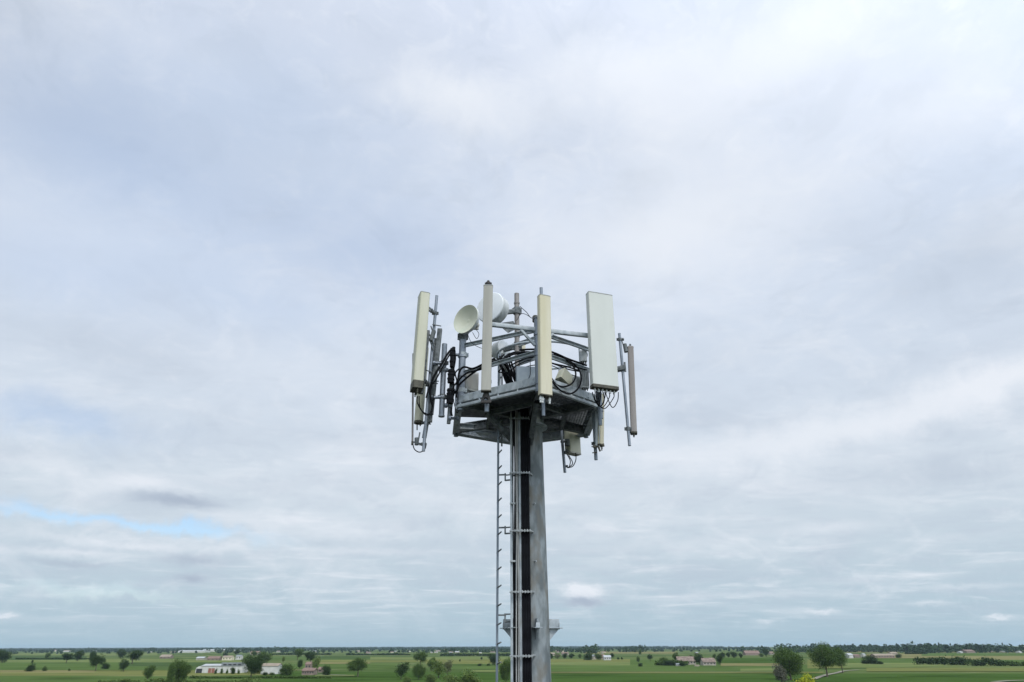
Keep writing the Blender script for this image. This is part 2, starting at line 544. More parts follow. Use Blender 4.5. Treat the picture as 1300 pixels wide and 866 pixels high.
# silver trunking rails of the vertical cable ladder
cl = empty('cable_ladder', (at(656, 800, YC).x, YC, .3), 'vertical galvanised cable ladder clamped to the left side of the pole', 'cable ladder')
for px, w in ((649.6, .045), (661.3, .05)):
    a, b = vert(px, YC, ZT)
    one('rail', lambda bm: bar(bm, b, a, w, .05), M['galv'], cl)
for py in CLAMPS:
    z = at(661, py, YC).z
    x0, x1 = at(648.3, 800, YC).x, at(659.5, 800, YC).x
    x2, x3 = at(661.5, 800, YC).x, at(675.5, 800, YC).x
    def f(bm):
        bar(bm, Vector((x0 - .02, YC - .10, z)), Vector((x1 + .01, YC - .10, z)), .03, .028)
        bar(bm, Vector((x2, YC - .10, z)), Vector((x3, YC - .10, z)), .03, .028)
        for k in range(3): bar(bm, Vector((x0 + .03 + k * .06, YC - .13, z - .022)), Vector((x0 + .03 + k * .06, YC - .13, z + .022)), .022, .03)
        for k in range(4): bar(bm, Vector((x2 + .03 + k * .055, YC - .13, z - .022)), Vector((x2 + .03 + k * .055, YC - .13, z + .026)), .022, .03)
        bar(bm, Vector((x3 - .02, YC - .10, z + .01)), Vector((x3 + .06, AY - pole_r(z) * .93, z + .01)), .015, .03)
    one('clamp', f, M['tie'], cl)
    one('standoff', lambda bm: bar(bm, Vector((x0, YC + .02, z)), Vector((AX - .2, AY - .2, z)), .03, .04), M['galv'], cl)
ZB = at(665, 640, YC).z
for py in (640, 713):
    z = at(651, py, YC).z; x0, x1 = at(647.5, 800, YC).x, at(655, 800, YC).x
    one('clamp', lambda bm: bar(bm, Vector((x0, YC - .06, z)), Vector((x1, YC - .06, z)), .03, .035), M['tie'], cl)

cab_cols = []
for px, r, m, Yo in ((652.2, .016, 'cable', .0), (654.4, .014, 'cable', .03), (656.0, .013, 'cable_grey', -.035), (658.2, .012, 'cable_grey', -.05), (657.0, .016, 'cable', .03), (659.4, .014, 'cable', .0)):
    cab_cols.append((px, r, m, Yo, 0))
for k in range(5):
    cab_cols.append((664.3 + k * 2.15, .0185, 'cable', -.045, 1))
for k in range(5):
    cab_cols.append((665.2 + k * 2.0, .0185, 'cable', .0, 1))
# where each bundle ends up at the platform
cent_l = 'slim black feeder cable in the left bundle on the pole'
for i, (px, r, m, Yo, grp) in enumerate(cab_cols):
    Y = YC + Yo; x = at(px, 800, Y).x
    pts = []
    z = .3
    while z < H0 - 1.0:
        wob = 0 if grp else .011 * math.sin(z * 1.15 + i * 1.7)
        pts.append(Vector((x + wob, Y, z))); z += .9 if grp == 0 else 2.5
    pts.append(Vector((x, Y, H0 - .5)))
    pts.append(Vector((x, Y - .02, H0 + .15)))
    if grp:   # the thick bundle climbs over to the hoop, up and left
        k = i - 6
        e = at(652 - k * .8, 487, 13.1); f2 = at(646 - k * .9, 470, 13.0); g = at(641 - k * .6, 458, 12.95)
        pts += [Vector((e.x, 13.2, e.z)), Vector((f2.x, 13.05, f2.z)), Vector((g.x, 12.95, g.z)), at(646 + k * 1.5, 449.5 - (k % 5) * .5, 13.0), at(662 + k * 2, 447.5 + (k % 3) * .7, 13.1)]
    else:
        pts += [Vector((x - .05, Y - .1, H0 + .5)), at(634 + i * 1.5, 462, 12.9), at(625 - i * 2, 456 + i, 12.8)]
    bm = BM(); tube(bm, pts, r, 8)
    o = finish('feeder_cable', bm, M[m], None, base=(x, Y, .3))
    if m == 'cable_grey':
        lab = 'thin pale grey cable beside the left rail of the cable ladder' if px < 657 else 'thin pale grey cable next to the middle rail of the cable ladder'
        tag(o, lab, 'cable', 'cables running up the pole')
    elif grp:
        tag(o, 'thick black feeder cable in the tight bundle down the face of the pole', 'cable', 'cables running up the pole')
    else:
        tag(o, 'black cable between the two rails of the cable ladder', 'cable', 'cables running up the pole')

# ------------------------------------------------------------------ climbing ladder
YL = 13.7
lx = at(631.3, 780, YL).x
lad = empty('climbing_ladder', (lx, YL, .2), 'narrow climbing ladder with one rail and short pegs left of the pole', 'ladder')
one('rail', lambda bm: bar(bm, Vector((lx, YL, .2)), Vector((lx, YL, at(632, 448, YL).z)), .045, .06), M['ladder'], lad)
tz0 = at(632, 650, YL).z
one('rail', lambda bm: bar(bm, Vector((lx + .075, YL + .03, at(632, 566, YL).z)), Vector((lx + .075, YL + .03, at(632, 448, YL).z)), .035, .05), M['galv_dark'], lad)
z = 10.0
k = 0
ztop = at(632, 452, YL).z
while z < ztop:
    s = 1
    def f(bm):
        a = Vector((lx, YL, z)); b = Vector((lx + .075, YL - .17, z + .035))
        rod(bm, a, b, .014, 8); rod(bm, a, Vector((lx - .02, YL + .15, z)), .012, 8)
    one('rung', f, M['galv_dark'], lad)
    z += .335; k += 1
for py in (466, 603, 670, 781):
    z = at(640, py, YL).z
    def f(bm):
        xx = at(651, 800, YC).x
        bar(bm, Vector((lx, YL, z)), Vector((lx + .17, YL - .02, z)), .025, .03)
        bar(bm, Vector((lx + .15, YL - .02, z + .03)), Vector((lx + .15, YL - .02, z - .13)), .03, .03)
        bar(bm, Vector((lx + .15, YL - .02, z - .12)), Vector((xx, YL - .08, z - .12)), .025, .03)
        bar(bm, Vector((lx + .17, YL + .1, z + .02)), Vector((xx, YL + .05, z + .02)), .02, .025)
    one('standoff', f, M['galv_dark'], lad)


# ------------------------------------------------------------------ antennas
def panel(px0, py0, px1, py1, Y0, Y1, width, depth, az, matname, label, pipe=None, pipe_r=.03, name='panel_antenna', cat='panel antenna',
          rad=.03, skirt=.05, back=.14, group='antennas on the platform', capm='cap_grey', botm='capdark', nconn=4, connl=.06, connm='conn', pipem='pipe', pipe_off=None, brk=(.12, .86)):
    """px0,py0 = centre of the top end, px1,py1 = centre of the bottom end (picture), Y their depths"""
    t = at(px0, py0, Y0); b = at(px1, py1, Y1)
    ax = (t - b).normalized(); n = azv(az); n = (n - ax * n.dot(ax)).normalized(); side = n.cross(ax).normalized()
    root = empty(name, b, label, cat, group)
    # section: u along side, w along ax x side
    sec = rrect(width, depth, min(rad, depth * .45), 4)
    one('radome', lambda bm: prism(bm, sec, b + ax * skirt, t - ax * .02, side), M[matname], root)
    one('top_cap', lambda bm: prism(bm, rrect(width + .008, depth + .008, min(rad, depth * .45), 4), t - ax * .022, t, side, sec2=rrect(width - .01, depth - .01, min(rad, depth * .4), 4)), M[capm], root)
    one('bottom_cap', lambda bm: prism(bm, rrect(width + .008, depth + .008, min(rad, depth * .45), 4), b, b + ax * (skirt + .002), side), M[botm], root)
    for i in range(nconn):
        u = (i - (nconn - 1) / 2) * (width * .75 / max(1, nconn - 1)) if nconn > 1 else 0
        p = b + side * u
        one('connector', lambda bm: (rod(bm, p + ax * .01, p - ax * connl, .014, 10), rod(bm, p - ax * connl * .3, p - ax * connl * .55, .02, 10)), M[connm], root)
    if pipe:
        (ax0, ay0, ax1, ay1, YP0, YP1) = pipe
        pt, pb = at(ax0, ay0, YP0), at(ax1, ay1, YP1)
        one('mounting_pipe', lambda bm: (rod(bm, pb, pt, pipe_r, 16), rod(bm, pt, pt + (pt - pb).normalized() * .008, pipe_r * 1.06, 16)), M[pipem], root)
        L = (t - b).length
        for f_ in brk:
            c = b + ax * (L * f_) - n * (depth / 2)
            # nearest point on the pipe
            d = (pt - pb).normalized(); q = pb + d * (c - pb).dot(d)
            def f(bm):
                clampring(bm, q, d, pipe_r, .07)
                s2 = side * .05
                bar(bm, c + s2, q + s2 * .6, .012, .05); bar(bm, c - s2, q - s2 * .6, .012, .05)
                bar(bm, c - side * .06, c + side * .06, .02, .06)
                rod(bm, c.lerp(q, .5) - side * .09, c.lerp(q, .5) + side * .09, .009, 8)
            one('bracket', f, M['galv_dark'], root)
    return root, t, b, ax, side, n


def cable(pts, r, label, m='cable', group='jumper cables on the platform', parent=None, name='jumper_cable'):
    bm = BM(); tube(bm, pts, r, 7)
    if parent is not None: return finish(name, bm, M[m], parent)
    return tag(finish(name, bm, M[m], None, base=pts[0]), label, 'cable', group)


# --- big white panel, right
root, t, b, ax, side, n = panel(760.5, 374.0, 767.5, 494.5, 12.0, 11.95, .545, .16, 17, 'rad_white', 'large wide off-white panel antenna right of the mast, the broadest of all',
                                pipe=(757, 392, 762, 540, 12.28, 12.55), pipe_r=.04, rad=.02, skirt=.06, nconn=6, connl=.07)
for k in range(5):
    s = b + side * (-.18 + .09 * k) - ax * .05
    e = at(756 + k * 1.4, 505, 12.35)
    mid = (s + e) / 2 - UP * (.28 - .02 * k) + side * .02
    cable([s, s - UP * .1, mid, e - UP * .05, e + UP * .12], .009, 'x', parent=root)
cable([at(768, 497, 12.0), at(777, 517, 12.0), at(784, 509, 12.0), at(785, 498, 12.0)], .009, '', parent=root)
# --- yellowed panel, centre front
root, t, b, ax, side, n = panel(690.4, 376, 692.3, 503.5, 11.45, 11.45, .245, .145, 22, 'rad_yellow', 'tall slim yellowed panel antenna at the front corner, nearest the viewer',
                                pipe=(687.0, 366, 690.0, 528, 11.6, 11.66), pipe_r=.032, rad=.03, skirt=.02, nconn=0)
for u in (-.085, .055, .095):
    p = b + side * u
    one('connector', lambda bm: (rod(bm, p + ax * .01, p - ax * .13, .018, 10), rod(bm, p - ax * .03, p - ax * .08, .026, 10)), M['conn'], root)
# --- grey slim panel, left of centre
root, t, b, ax, side, n = panel(619.9, 362.5, 617.1, 497.5, 11.5, 11.5, .185, .10, 0, 'rad_grey', 'tall narrow grey panel antenna in front of the two dishes',
                                pipe=(620.2, 360, 618.0, 523, 11.64, 11.7), pipe_r=.042, rad=.012, skirt=.02, nconn=0)
def f(bm):
    p = at(619.9, 361.5, 11.5)
    rod(bm, p, p + UP * .05, .05, 14); rod(bm, p + UP * .045, p + UP * .09, .025, 10)
    bar(bm, p + Vector((-.07, 0, .03)), p + Vector((.07, 0, .03)), .03, .03)
one('top_bolt', f, M['rust'], root)
def f(bm):
    p = at(617.1, 499, 11.56)
    for s in (-1, 1):
        bar(bm, p + Vector((s * .01, 0, .02)), p + Vector((s * .075, 0.02, -.18)), .04, .05)
    bar(bm, p + Vector((-.085, .02, -.17)), p + Vector((.085, .02, -.17)), .06, .05)
    rod(bm, p, p - UP * .1, .04, 10)
one('tilt_bracket', f, M['rust'], root)
# --- cream panel, far left (seen from its side)
root, t, b, ax, side, n = panel(538.3, 374.5, 528.8, 495.5, 12.7, 12.55, .30, .215, -70, 'rad_cream', 'large cream panel antenna at the far left, facing away to the left',
                                pipe=(554.5, 376, 537.5, 573, 12.95, 12.95), pipe_r=.033, rad=.03, skirt=.16, nconn=3, connl=.1, connm='capdark')
cable([at(532, 503, 12.6), at(533, 517, 12.6), at(541, 527, 12.7), at(549, 522, 12.9), at(550, 500, 12.9)], .012, '', parent=root)
cable([at(530, 503, 12.6), at(530, 512, 12.6), at(537, 523, 12.7), at(546, 525, 12.9), at(549, 512, 12.9)], .012, '', parent=root)
def f(bm):     # long dark backing channel beside the pipe
    bar(bm, at(543, 420, 12.85), at(534.5, 500, 12.85), .09, .07)
    bar(bm, at(558.5, 418, 13.05), at(547, 526, 13.05), .10, .09)
    bar(bm, at(552, 430, 13.1), at(544.5, 536, 13.1), .13, .07)
one('backing_channel', f, M['galv_dark'], root)
def f(bm):
    for a, bq in (((545, 424), (552, 440)), ((547, 414), (551, 426)), ((549, 412), (560, 414)), ((545, 430), (550, 445)), ((541, 470), (549, 473)), ((549, 484), (557, 484)), ((549, 487), (556, 487))):
        rod(bm, at(a[0], a[1], 12.9), at(bq[0], bq[1], 12.9), .013, 8)
    bar(bm, at(547, 433, 12.9), at(551, 420, 12.9), .1, .08)
one('tilt_bracket', f, M['galv_dark'], root)
# --- round cream antenna behind it
tt, bb = at(539, 442, 13.6), at(531.5, 535, 13.6)
rt = empty('tube_antenna', bb, 'rounded cream tube antenna hanging behind the far left panel', 'antenna', 'antennas on the platform')
one('radome', lambda bm: rod(bm, bb, tt, .098, 24), M['rad_cream'], rt)
one('bottom_cap', lambda bm: rod(bm, bb - (tt - bb).normalized() * .05, bb, .1, 24), M['capdark'], rt)
for px, l in ((529.5, 10), (533.5, 5)):
    one('connector', lambda bm: rod(bm, at(px, 536, 13.6), at(px, 536 + l, 13.6), .013, 8), M['capdark'], rt)
pt, pb = at(548, 500, 13.5), at(538.5, 556, 13.5)
one('mounting_pipe', lambda bm: rod(bm, pb, pt, .05, 16), M['pipe'], rt)
one('bracket', lambda bm: (clampring(bm, at(541, 537, 13.5), UP, .05), rod(bm, at(541, 535, 13.45), at(547, 535, 13.4), .012, 8), rod(bm, at(541, 538.5, 13.45), at(547, 538.5, 13.4), .012, 8)), M['galv_dark'], rt)
# --- thin brown whip pipe at far left
tt, bb = at(524.6, 449, 13.2), at(523.6, 562, 13.2)
rt = empty('whip_antenna', bb, 'thin straight brown whip antenna at the outermost left edge', 'antenna', 'antennas on the platform')
one('rod', lambda bm: rod(bm, bb, tt, .02, 12), M['pipe_brown'], rt)
one('end_cap', lambda bm: rod(bm, bb - UP * .05, bb + UP * .03, .025, 12), M['capdark'], rt)
one('tail_cable', lambda bm: tube(bm, [at(524, 563, 13.2), at(526, 570, 13.2), at(531.5, 574, 13.15), at(537, 572.5, 13.1), at(540.5, 567, 13.05), at(539, 556, 13.0)], .011, 7), M['cable'], rt)
one('bracket', lambda bm: (bar(bm, at(524, 561, 13.2), at(537, 564, 12.97), .03, .03), clampring(bm, at(537, 564, 12.97), UP, .035), rod(bm, at(529, 556, 13.1), at(529, 565, 13.1), .045, 10), rod(bm, at(533, 549, 13.1), at(531, 560, 13.1), .015, 8)), M['galv_dark'], rt)

# --- stand-off assembly: two vertical pipes and arms out from the left posts
st = empty('outrigger_frame', POST['left_front'][0], 'outrigger frame of two grey pipes on arms left of the platform', 'antenna mount')
p1t, p1b = at(564.5, 437, 13.05), at(560.5, 528, 13.05)
one('pipe', lambda bm: (rod(bm, p1b, p1t, .058, 20), rod(bm, p1b - UP * .02, p1b + UP * .01, .066, 20)), M['pipe'], st)
p2t, p2b = at(576, 441, 13.0), at(569.5, 538, 13.05)
one('pipe', lambda bm: rod(bm, p2b, p2t, .04, 16), M['galv_dark'], st)
for (a, c, r) in (((551, 461, 12.98), (563, 461, 13.03), .03), ((549, 505, 12.98), (562, 504, 13.03), .035), ((565, 470, 13.03), (574, 470, 13.0), .03), ((566, 515, 13.03), (572, 515, 13.0), .03),
                  ((575, 450.5, 13.0), (588, 450.5, 12.99), .035), ((574, 496, 13.0), (588, 496, 12.99), .035), ((571, 531, 13.03), (581, 531, 13.2), .032)):
    def f(bm):
        p, q = at(*a), at(*c); rod(bm, p, q, r, 12); rod(bm, q - Vector((.03, 0, 0)), q + Vector((.03, 0, 0)), r + .02, 12); rod(bm, p - Vector((.02, 0, 0)), p + Vector((.03, 0, 0)), r + .02, 12)
    one('arm', f, M['pipe'], st)
one('clamp', lambda bm: [clampring(bm, at(*q), UP, .06, .09) for q in ((563.5, 461, 13.05), (562, 504, 13.05), (563, 470, 13.05))], M['galv_dark'], st)
one('clamp', lambda bm: [clampring(bm, at(*q), UP, .075, .1) for q in ((588, 451, 12.99), (586, 496, 12.99))], M['galv'], st)
# small dark filter units strapped on the second pipe
for (a, c, w) in (((575, 443), (574, 466), .1), ((573.5, 470), (572, 486), .13), ((572.5, 494), (571, 512), .14)):
    bm = BM(); bar(bm, at(c[0], c[1], 12.9), at(a[0], a[1], 12.9), w, .11, .02)
    for q in (.25, .6, .85):
        p = at(c[0], c[1], 12.9).lerp(at(a[0], a[1], 12.9), q); bar(bm, p, p + UP * .02, w + .02, .13)
    o = finish('filter_unit', bm, M['cable'], None, base=at(c[0], c[1], 12.9))
    tag(o, {443: 'topmost small black filter unit on the dark pipe by the left post', 470: 'middle small black filter unit on the dark pipe by the left post', 494: 'lowest small black filter unit on the dark pipe by the left post'}[a[1]], 'filter unit', 'filter units on the left pipe')

# --- brown panel far right
root, t, b, ax, side, n = panel(800.3, 441, 804.8, 551, 12.9, 12.9, .16, .125, 82, 'rad_brown', 'slim brown-grey panel antenna at the far right, outermost on its own pipe',
                                pipe=(786.3, 424, 799.3, 566, 12.85, 12.7), pipe_r=.03, rad=.02, skirt=.03, nconn=2, connl=.05, connm='capdark', brk=(.02,), capm='rad_brown')
def f(bm):
    rod(bm, at(787, 431, 12.84), at(792, 431, 12.84), .03, 10); clampring(bm, at(787, 431, 12.84), UP, .03, .06)
    rod(bm, at(789, 431, 12.84), at(793, 444, 12.84), .012, 8)
    rod(bm, at(793, 437, 12.84), at(795, 447, 12.84), .045, 10)
    rod(bm, at(793, 443, 12.86), at(801, 438, 12.9), .013, 8); rod(bm, at(800, 437, 12.9), at(800, 444, 12.9), .02, 8)
one('tilt_bracket', f, M['galv_dark'], root)
def f(bm):
    a, c = at(784, 469, 12.8), at(794, 463, 12.8)
    bar(bm, a, at(793, 467, 12.78), .1, .1); clampring(bm, at(790, 468, 12.8), UP, .035, .12)
    bar(bm, at(784, 470, 12.8), Vector((POST['right_front'][0].x, POST['right_front'][0].y, at(784, 470, 12.8).z)), .07, .08)
    rod(bm, at(793, 460, 12.75), at(794, 472, 12.75), .02, 8)
one('support_arm', f, M['galv_dark'], root)

# --- lower right yellow pair on pipe
root, t, b, ax, side, n = panel(763.6, 500, 762.6, 566, 13.2, 13.3, .14, .08, 55, 'rad_yellow', 'short yellowish panel antenna hanging below the right corner of the platform',
                                pipe=(752.4, 505, 756.7, 584, 13.35, 13.4), pipe_r=.036, rad=.015, skirt=.03, nconn=2, connl=.09, connm='cable_grey', brk=(.06,))
def f(bm):
    bar(bm, at(757.5, 520, 13.25), at(758, 566, 13.3), .075, .07)
    bar(bm, at(760.6, 537, 13.2), at(761.3, 565, 13.25), .018, .03)
one('backing_channel', f, M['galv'], root)
def f(bm):
    bar(bm, at(753, 567, 13.3), at(767, 565, 13.3), .05, .06); rod(bm, at(751, 567, 13.2), at(756, 568, 13.2), .012, 8); rod(bm, at(752, 575, 13.3), at(758, 574, 13.3), .012, 8)
    rod(bm, at(759, 566, 13.25), at(762, 573, 13.25), .02, 8)
one('tilt_bracket', f, M['capdark'], root)

# --- small cream box antenna lower centre right (behind)
bx0 = at(727.5, 577, 15.1)
rt = empty('small_panel_antenna', bx0, 'small cream box antenna hanging under the back right of the platform', 'antenna', 'antennas on the platform')
tt = at(726.5, 545, 15.1); n = azv(38); sd = n.cross(UP)
one('radome', lambda bm: prism(bm, rrect(.36, .2, .03, 4), bx0 + UP * .03, Vector((bx0.x, bx0.y, tt.z)), sd), M['rad_cream'], rt)
one('bottom_cap', lambda bm: prism(bm, rrect(.37, .21, .03, 4), bx0, bx0 + UP * .035, sd), M['rad_grey'], rt)
one('mounting_pipe', lambda bm: rod(bm, at(717.2, 600, 15.0), at(712.4, 545, 15.0), .034, 16), M['pipe'], rt)
one('bracket', lambda bm: (bar(bm, at(712, 561, 15.0), at(722, 560, 15.05), .06, .05), rod(bm, at(720, 566, 14.9), at(720, 558, 14.9), .06, 12), bar(bm, at(717, 575, 15.0), at(721, 572, 15.0), .1, .06), rod(bm, at(718, 592, 15), at(721, 592, 15), .03, 8)), M['galv_dark'], rt)
for pts in (((731, 575), (731, 584), (727, 592), (720, 594)), ((722, 578), (727, 588), (722, 593), (718, 592)), ((720, 577), (724, 585), (723, 592))):
    one('tail_cable', lambda bm: tube(bm, [at(x, y, 15.0) for x, y in pts], .011, 7), M['cable'], rt)


# ------------------------------------------------------------------ dishes
def dish_at(px, py, Y, rad, az, el, label, matn, kind, depth=.2, mount=None, name='dish_antenna'):
    c = at(px, py, Y); n = azv(az); n = (n * math.cos(R(el)) + UP * math.sin(R(el))).normalized()
    rt = empty(name, c, label, 'dish antenna', 'dish antennas on the platform')
    if kind == 'open':
        prof = []
        for k in range(11):
            r = rad * k / 10; prof.append((r, -.32 * rad * (1 - (r / rad) ** 2)))
        prof = prof + [(rad * 1.03, .004), (rad * 1.03, -.012)]
        for k in range(10, -1, -1):
            r = rad * k / 10; prof.append((r * .99, -.32 * rad * (1 - (r / rad) ** 2) - .012))
        one('reflector', lambda bm: lathe(bm, prof, c, n), M[matn], rt)
        one('shroud', lambda bm: lathe(bm, [(rad * 1.0, -.012), (rad * 1.01, -depth * .5), (rad * .9, -depth * .75), (rad * .5, -depth * .95), (0, -depth)], c, n), M['box_grey'], rt)
        one('feed_cover', lambda bm: lathe(bm, [(0, -.302 * rad), (.08 * rad, -.306 * rad), (.13 * rad, -.316 * rad)], c, n, 24), M[matn], rt)
    else:
        one('radome', lambda bm: lathe(bm, [(0, .028), (rad * .5, .022), (rad * .85, .009), (rad * .97, 0), (rad * 1.0, -.012)], c, n), M[matn], rt)
        one('shroud', lambda bm: lathe(bm, [(rad * 1.0, -.012), (rad * 1.02, -.03), (rad * 1.02, -.05), (rad * .985, -.055), (rad * .985, -depth), (rad * .8, -depth - .07), (rad * .35, -depth - .12), (0, -depth - .13)], c, n), M['box_grey'], rt)
    bk = c - n * (depth + .1)
    def f(bm):
        rod(bm, c - n * depth * .9, bk, .07, 14); bar(bm, bk - Vector((.09, 0, 0)), bk + Vector((.09, 0, 0)), .1, .12)
        if mount is not None:
            bar(bm, bk, mount, .08, .1); clampring(bm, mount, UP, .075, .16)
    one('mount', f, M['galv_dark'], rt)
    one('radio_housing', lambda bm: (rod(bm, bk - n * .02, bk - n * .13, .075, 16), bar(bm, bk - n * .1 - UP * .1, bk - n * .1 + UP * .1, .12, .05)), M['rad_grey'], rt)
    return rt


pm = POST['left_front'][1]
dish_at(591.0, 405.0, 12.72, .325, -36, 2, 'small cream concave dish on top of the left front post', 'dish_cream', 'open', .16, mount=Vector((pm.x, pm.y, pm.z - .07)))
dish_at(621.6, 389.6, 13.35, .37, -32, 1, 'large white drum-shaped dish with flat cover behind the narrow grey panel', 'dish_white', 'drum', .26, mount=Vector((mast_t.x, 13.9, at(656, 395, 13.9).z)))
dish_at(640.5, 443, 14.3, .225, 50, 0, 'small white drum dish low behind the guard rail', 'dish_white', 'drum', .2, mount=Vector((mast_t.x, 13.95, at(656, 440, 13.95).z)))
# reflector underside plate seen under the big dish
one('support_plate', lambda bm: plate(at(632, 412, 13.5), at(652, 409, 13.7), at(655, 418, 13.8), at(645, 423, 13.6), .03)(bm), M['galv_dark'], tower, smooth=False)


# ------------------------------------------------------------------ boxes on the platform
def ribbed_box(px, py, Y, w, h, d, az, m, label, name='radio_unit', cat='radio unit', fins=9, tilt=0, pole=None):
    c = at(px, py, Y); n = azv(az); sd = n.cross(UP).normalized(); up = (UP * math.cos(R(tilt)) + sd * math.sin(R(tilt))).normalized(); sd2 = n.cross(up)
    rt = empty(name, c - up * h / 2, label, cat, 'boxes on the platform')
    one('casing', lambda bm: prism(bm, rrect(w, d, .02, 3), c - up * h / 2, c + up * h / 2, sd2), M[m], rt)
    if fins:
        def f(bm):
            for k in range(fins):
                p = c + sd2 * (w * (-.42 + .84 * k / (fins - 1))) + n * (d / 2 + .018)
                bar(bm, p - up * h * .42, p + up * h * .42, .008, .036) if abs(az) < 45 else bar(bm, p - up * h * .42, p + up * h * .42, .036, .008)
        one('cooling_fin', f, M[m], rt)
    one('mount', lambda bm: (bar(bm, c - n * (d / 2) - up * h * .3, c - n * (d / 2 + .09) - up * h * .3, .06, .05), bar(bm, c - n * (d / 2) + up * h * .3, c - n * (d / 2 + .09) + up * h * .3, .06, .05), rod(bm, c - n * (d / 2 + .09) - up * h * .5 - UP * .15, c - n * (d / 2 + .09) + up * h * .5, .025, 10)), M['galv_dark'], rt)
    for k in range(3):
        p = c - up * h / 2 + sd2 * (w * (-.3 + .3 * k))
        one('connector', lambda bm: rod(bm, p, p - up * .05, .014, 8), M['capdark'], rt)
    return rt


ribbed_box(598, 485, 13.2, .30, .44, .16, 35, 'box_light', 'light grey finned radio unit beside the left front post')
ribbed_box(593.5, 487, 13.5, .2, .36, .14, -50, 'rad_grey', 'dull grey radio unit tucked behind the left front post', fins=5)
ribbed_box(719, 482.5, 13.3, .44, .27, .2, 40, 'rad_cream', 'tilted cream equipment box standing on the platform right of the yellowed panel', fins=0, tilt=-28, name='equipment_box', cat='equipment box')
ribbed_box(740.5, 452.5, 12.9, .15, .24, .1, 0, 'box_grey', 'small pale grey box on the right guard rail', fins=0, name='junction_box', cat='junction box')
ribbed_box(742.0, 481, 12.8, .17, .42, .12, 10, 'box_grey', 'grey finned radio unit behind the broad white panel', fins=5)
ribbed_box(733.5, 489, 13.1, .2, .35, .12, 30, 'box_grey', 'pale radio unit with connectors beside the tilted cream box', fins=6)
ribbed_box(667, 478, 13.1, .42, .36, .25, 5, 'box_blue', 'blue-grey steel cabinet standing at the middle of the platform', fins=0, name='equipment_cabinet', cat='cabinet')
ribbed_box(663.5, 440.5, 14.6, .14, .14, .1, 0, 'rad_yellow', 'small yellowish box behind the central mast pipe', fins=0, name='small_box', cat='junction box')
# thin grey pipe rising behind the tilted box
one('antenna_stub', lambda bm: rod(bm, at(711, 500, 13.6), at(710.2, 468, 13.6), .024, 12), M['pipe'], tower)
# black lamp-like cap next to the front post
def f(bm):
    p = at(679.5, 404.5, 11.95); rod(bm, p - UP * .07, p + UP * .04, .06, 18); rod(bm, p + UP * .04, p + UP * .06, .045, 18); rod(bm, p - UP * .22, p - UP * .05, .028, 12)
tag(one('aviation_lamp', f, M['capdark'], None, base=at(679.5, 408, 11.95)), 'small black round lamp unlit just left of the yellowed panel', 'lamp')

# ------------------------------------------------------------------ loose cables
def C(pts, r, label, m='cable'):
    cable([at(*p) for p in pts], r, label, m)


C([(577, 441, 12.9), (570, 447, 12.85), (560, 463, 12.8), (550, 480, 12.8), (546, 498, 12.85), (549, 515, 12.9)], .024, 'thick black cable sloping from the dark pipe to the far left panel')
C([(577, 443, 12.9), (571, 450, 12.88), (561, 468, 12.83), (552, 484, 12.83), (545, 492, 12.85), (541, 505, 12.8)], .016, 'thinner black cable just below the thick sloping cable at the left')
C([(576, 442, 12.95), (578, 455, 12.9), (575, 475, 12.9), (576, 495, 12.95), (573, 520, 13.0), (574, 528, 13)], .02, 'black cable hanging along the dark pipe left of the post')
C([(628, 455, 12.6), (612, 463, 12.5), (600, 468, 12.6), (589, 466, 12.75), (583, 473, 12.8), (581, 490, 12.8), (579, 505, 12.85)], .022, 'upper thick black cable arching left behind the grey panel')
C([(628, 459, 12.6), (611, 467, 12.5), (600, 474, 12.6), (590, 482, 12.7), (583, 489, 12.8), (580, 496, 12.8), (576, 500, 12.9)], .022, 'middle thick black cable arching left behind the grey panel')
C([(640, 450, 12.8), (625, 462, 12.6), (606, 470, 12.55), (594, 473, 12.6), (585, 480, 12.7), (579, 488, 12.8)], .02, 'lower thick black cable arching left behind the grey panel')
C([(583, 468, 12.75), (578, 474, 12.75), (580, 484, 12.75), (577, 489, 12.8), (574, 497, 12.8)], .016, 'short black cable curling at the left front post')
C([(575, 505, 12.9), (578, 518, 12.9), (580, 524, 12.95), (582, 520, 13), (580, 500, 13)], .008, 'thin looped wire low beside the left front post')
C([(700, 447, 12.3), (716, 454, 12.35), (727, 464, 12.4), (731, 476, 12.4), (726, 487, 12.3), (715, 491, 12.2), (706, 488, 12.1), (700, 480, 12.0)], .018, 'inner black cable looping down beside the tilted cream box')
C([(703, 452, 12.35), (722, 458, 12.4), (734, 468, 12.45), (738, 480, 12.4), (734, 493, 12.3), (724, 500, 12.2), (712, 496, 12.1), (701, 484, 12.0)], .018, 'outer black cable looping down beside the tilted cream box')
C([(706, 451, 12.5), (704, 456, 12.5), (716, 460, 12.5), (735, 467, 12.5), (746, 470, 12.5)], .016, 'black cable lying along the right guard rail')
C([(660, 444.5, 12.6), (672, 443.6, 12.4), (690, 444, 12.3), (706, 449, 12.3), (722, 456, 12.4), (745, 464, 12.5)], .022, 'long black cable along the top of the round hoop')
C([(636, 452, 12.9), (640, 470, 13.0), (648, 481, 13.1), (655, 490, 13.2)], .018, 'black cable dropping left of the main bundle')
C([(634, 452, 12.8), (637, 466, 12.8), (633, 472, 12.8), (641, 473, 12.9)], .014, 'short dangling black cable end beside the ladder top')
C([(690, 396, 12.4), (676, 404, 12.6), (668, 396, 13.0), (660, 389, 13.6)], .008, 'thin wire running from the lamp to the central mast pipe')
C([(656, 407, 13.6), (661, 399, 13.4), (667, 399, 13.0), (675, 404, 12.4)], .007, 'short thin wire arched beside the central mast pipe')
C([(594, 425, 12.9), (598, 434, 12.7), (606, 440, 12.6), (616, 443, 12.5), (624, 440, 12.6)], .006, 'thin wire sagging below the cream dish')
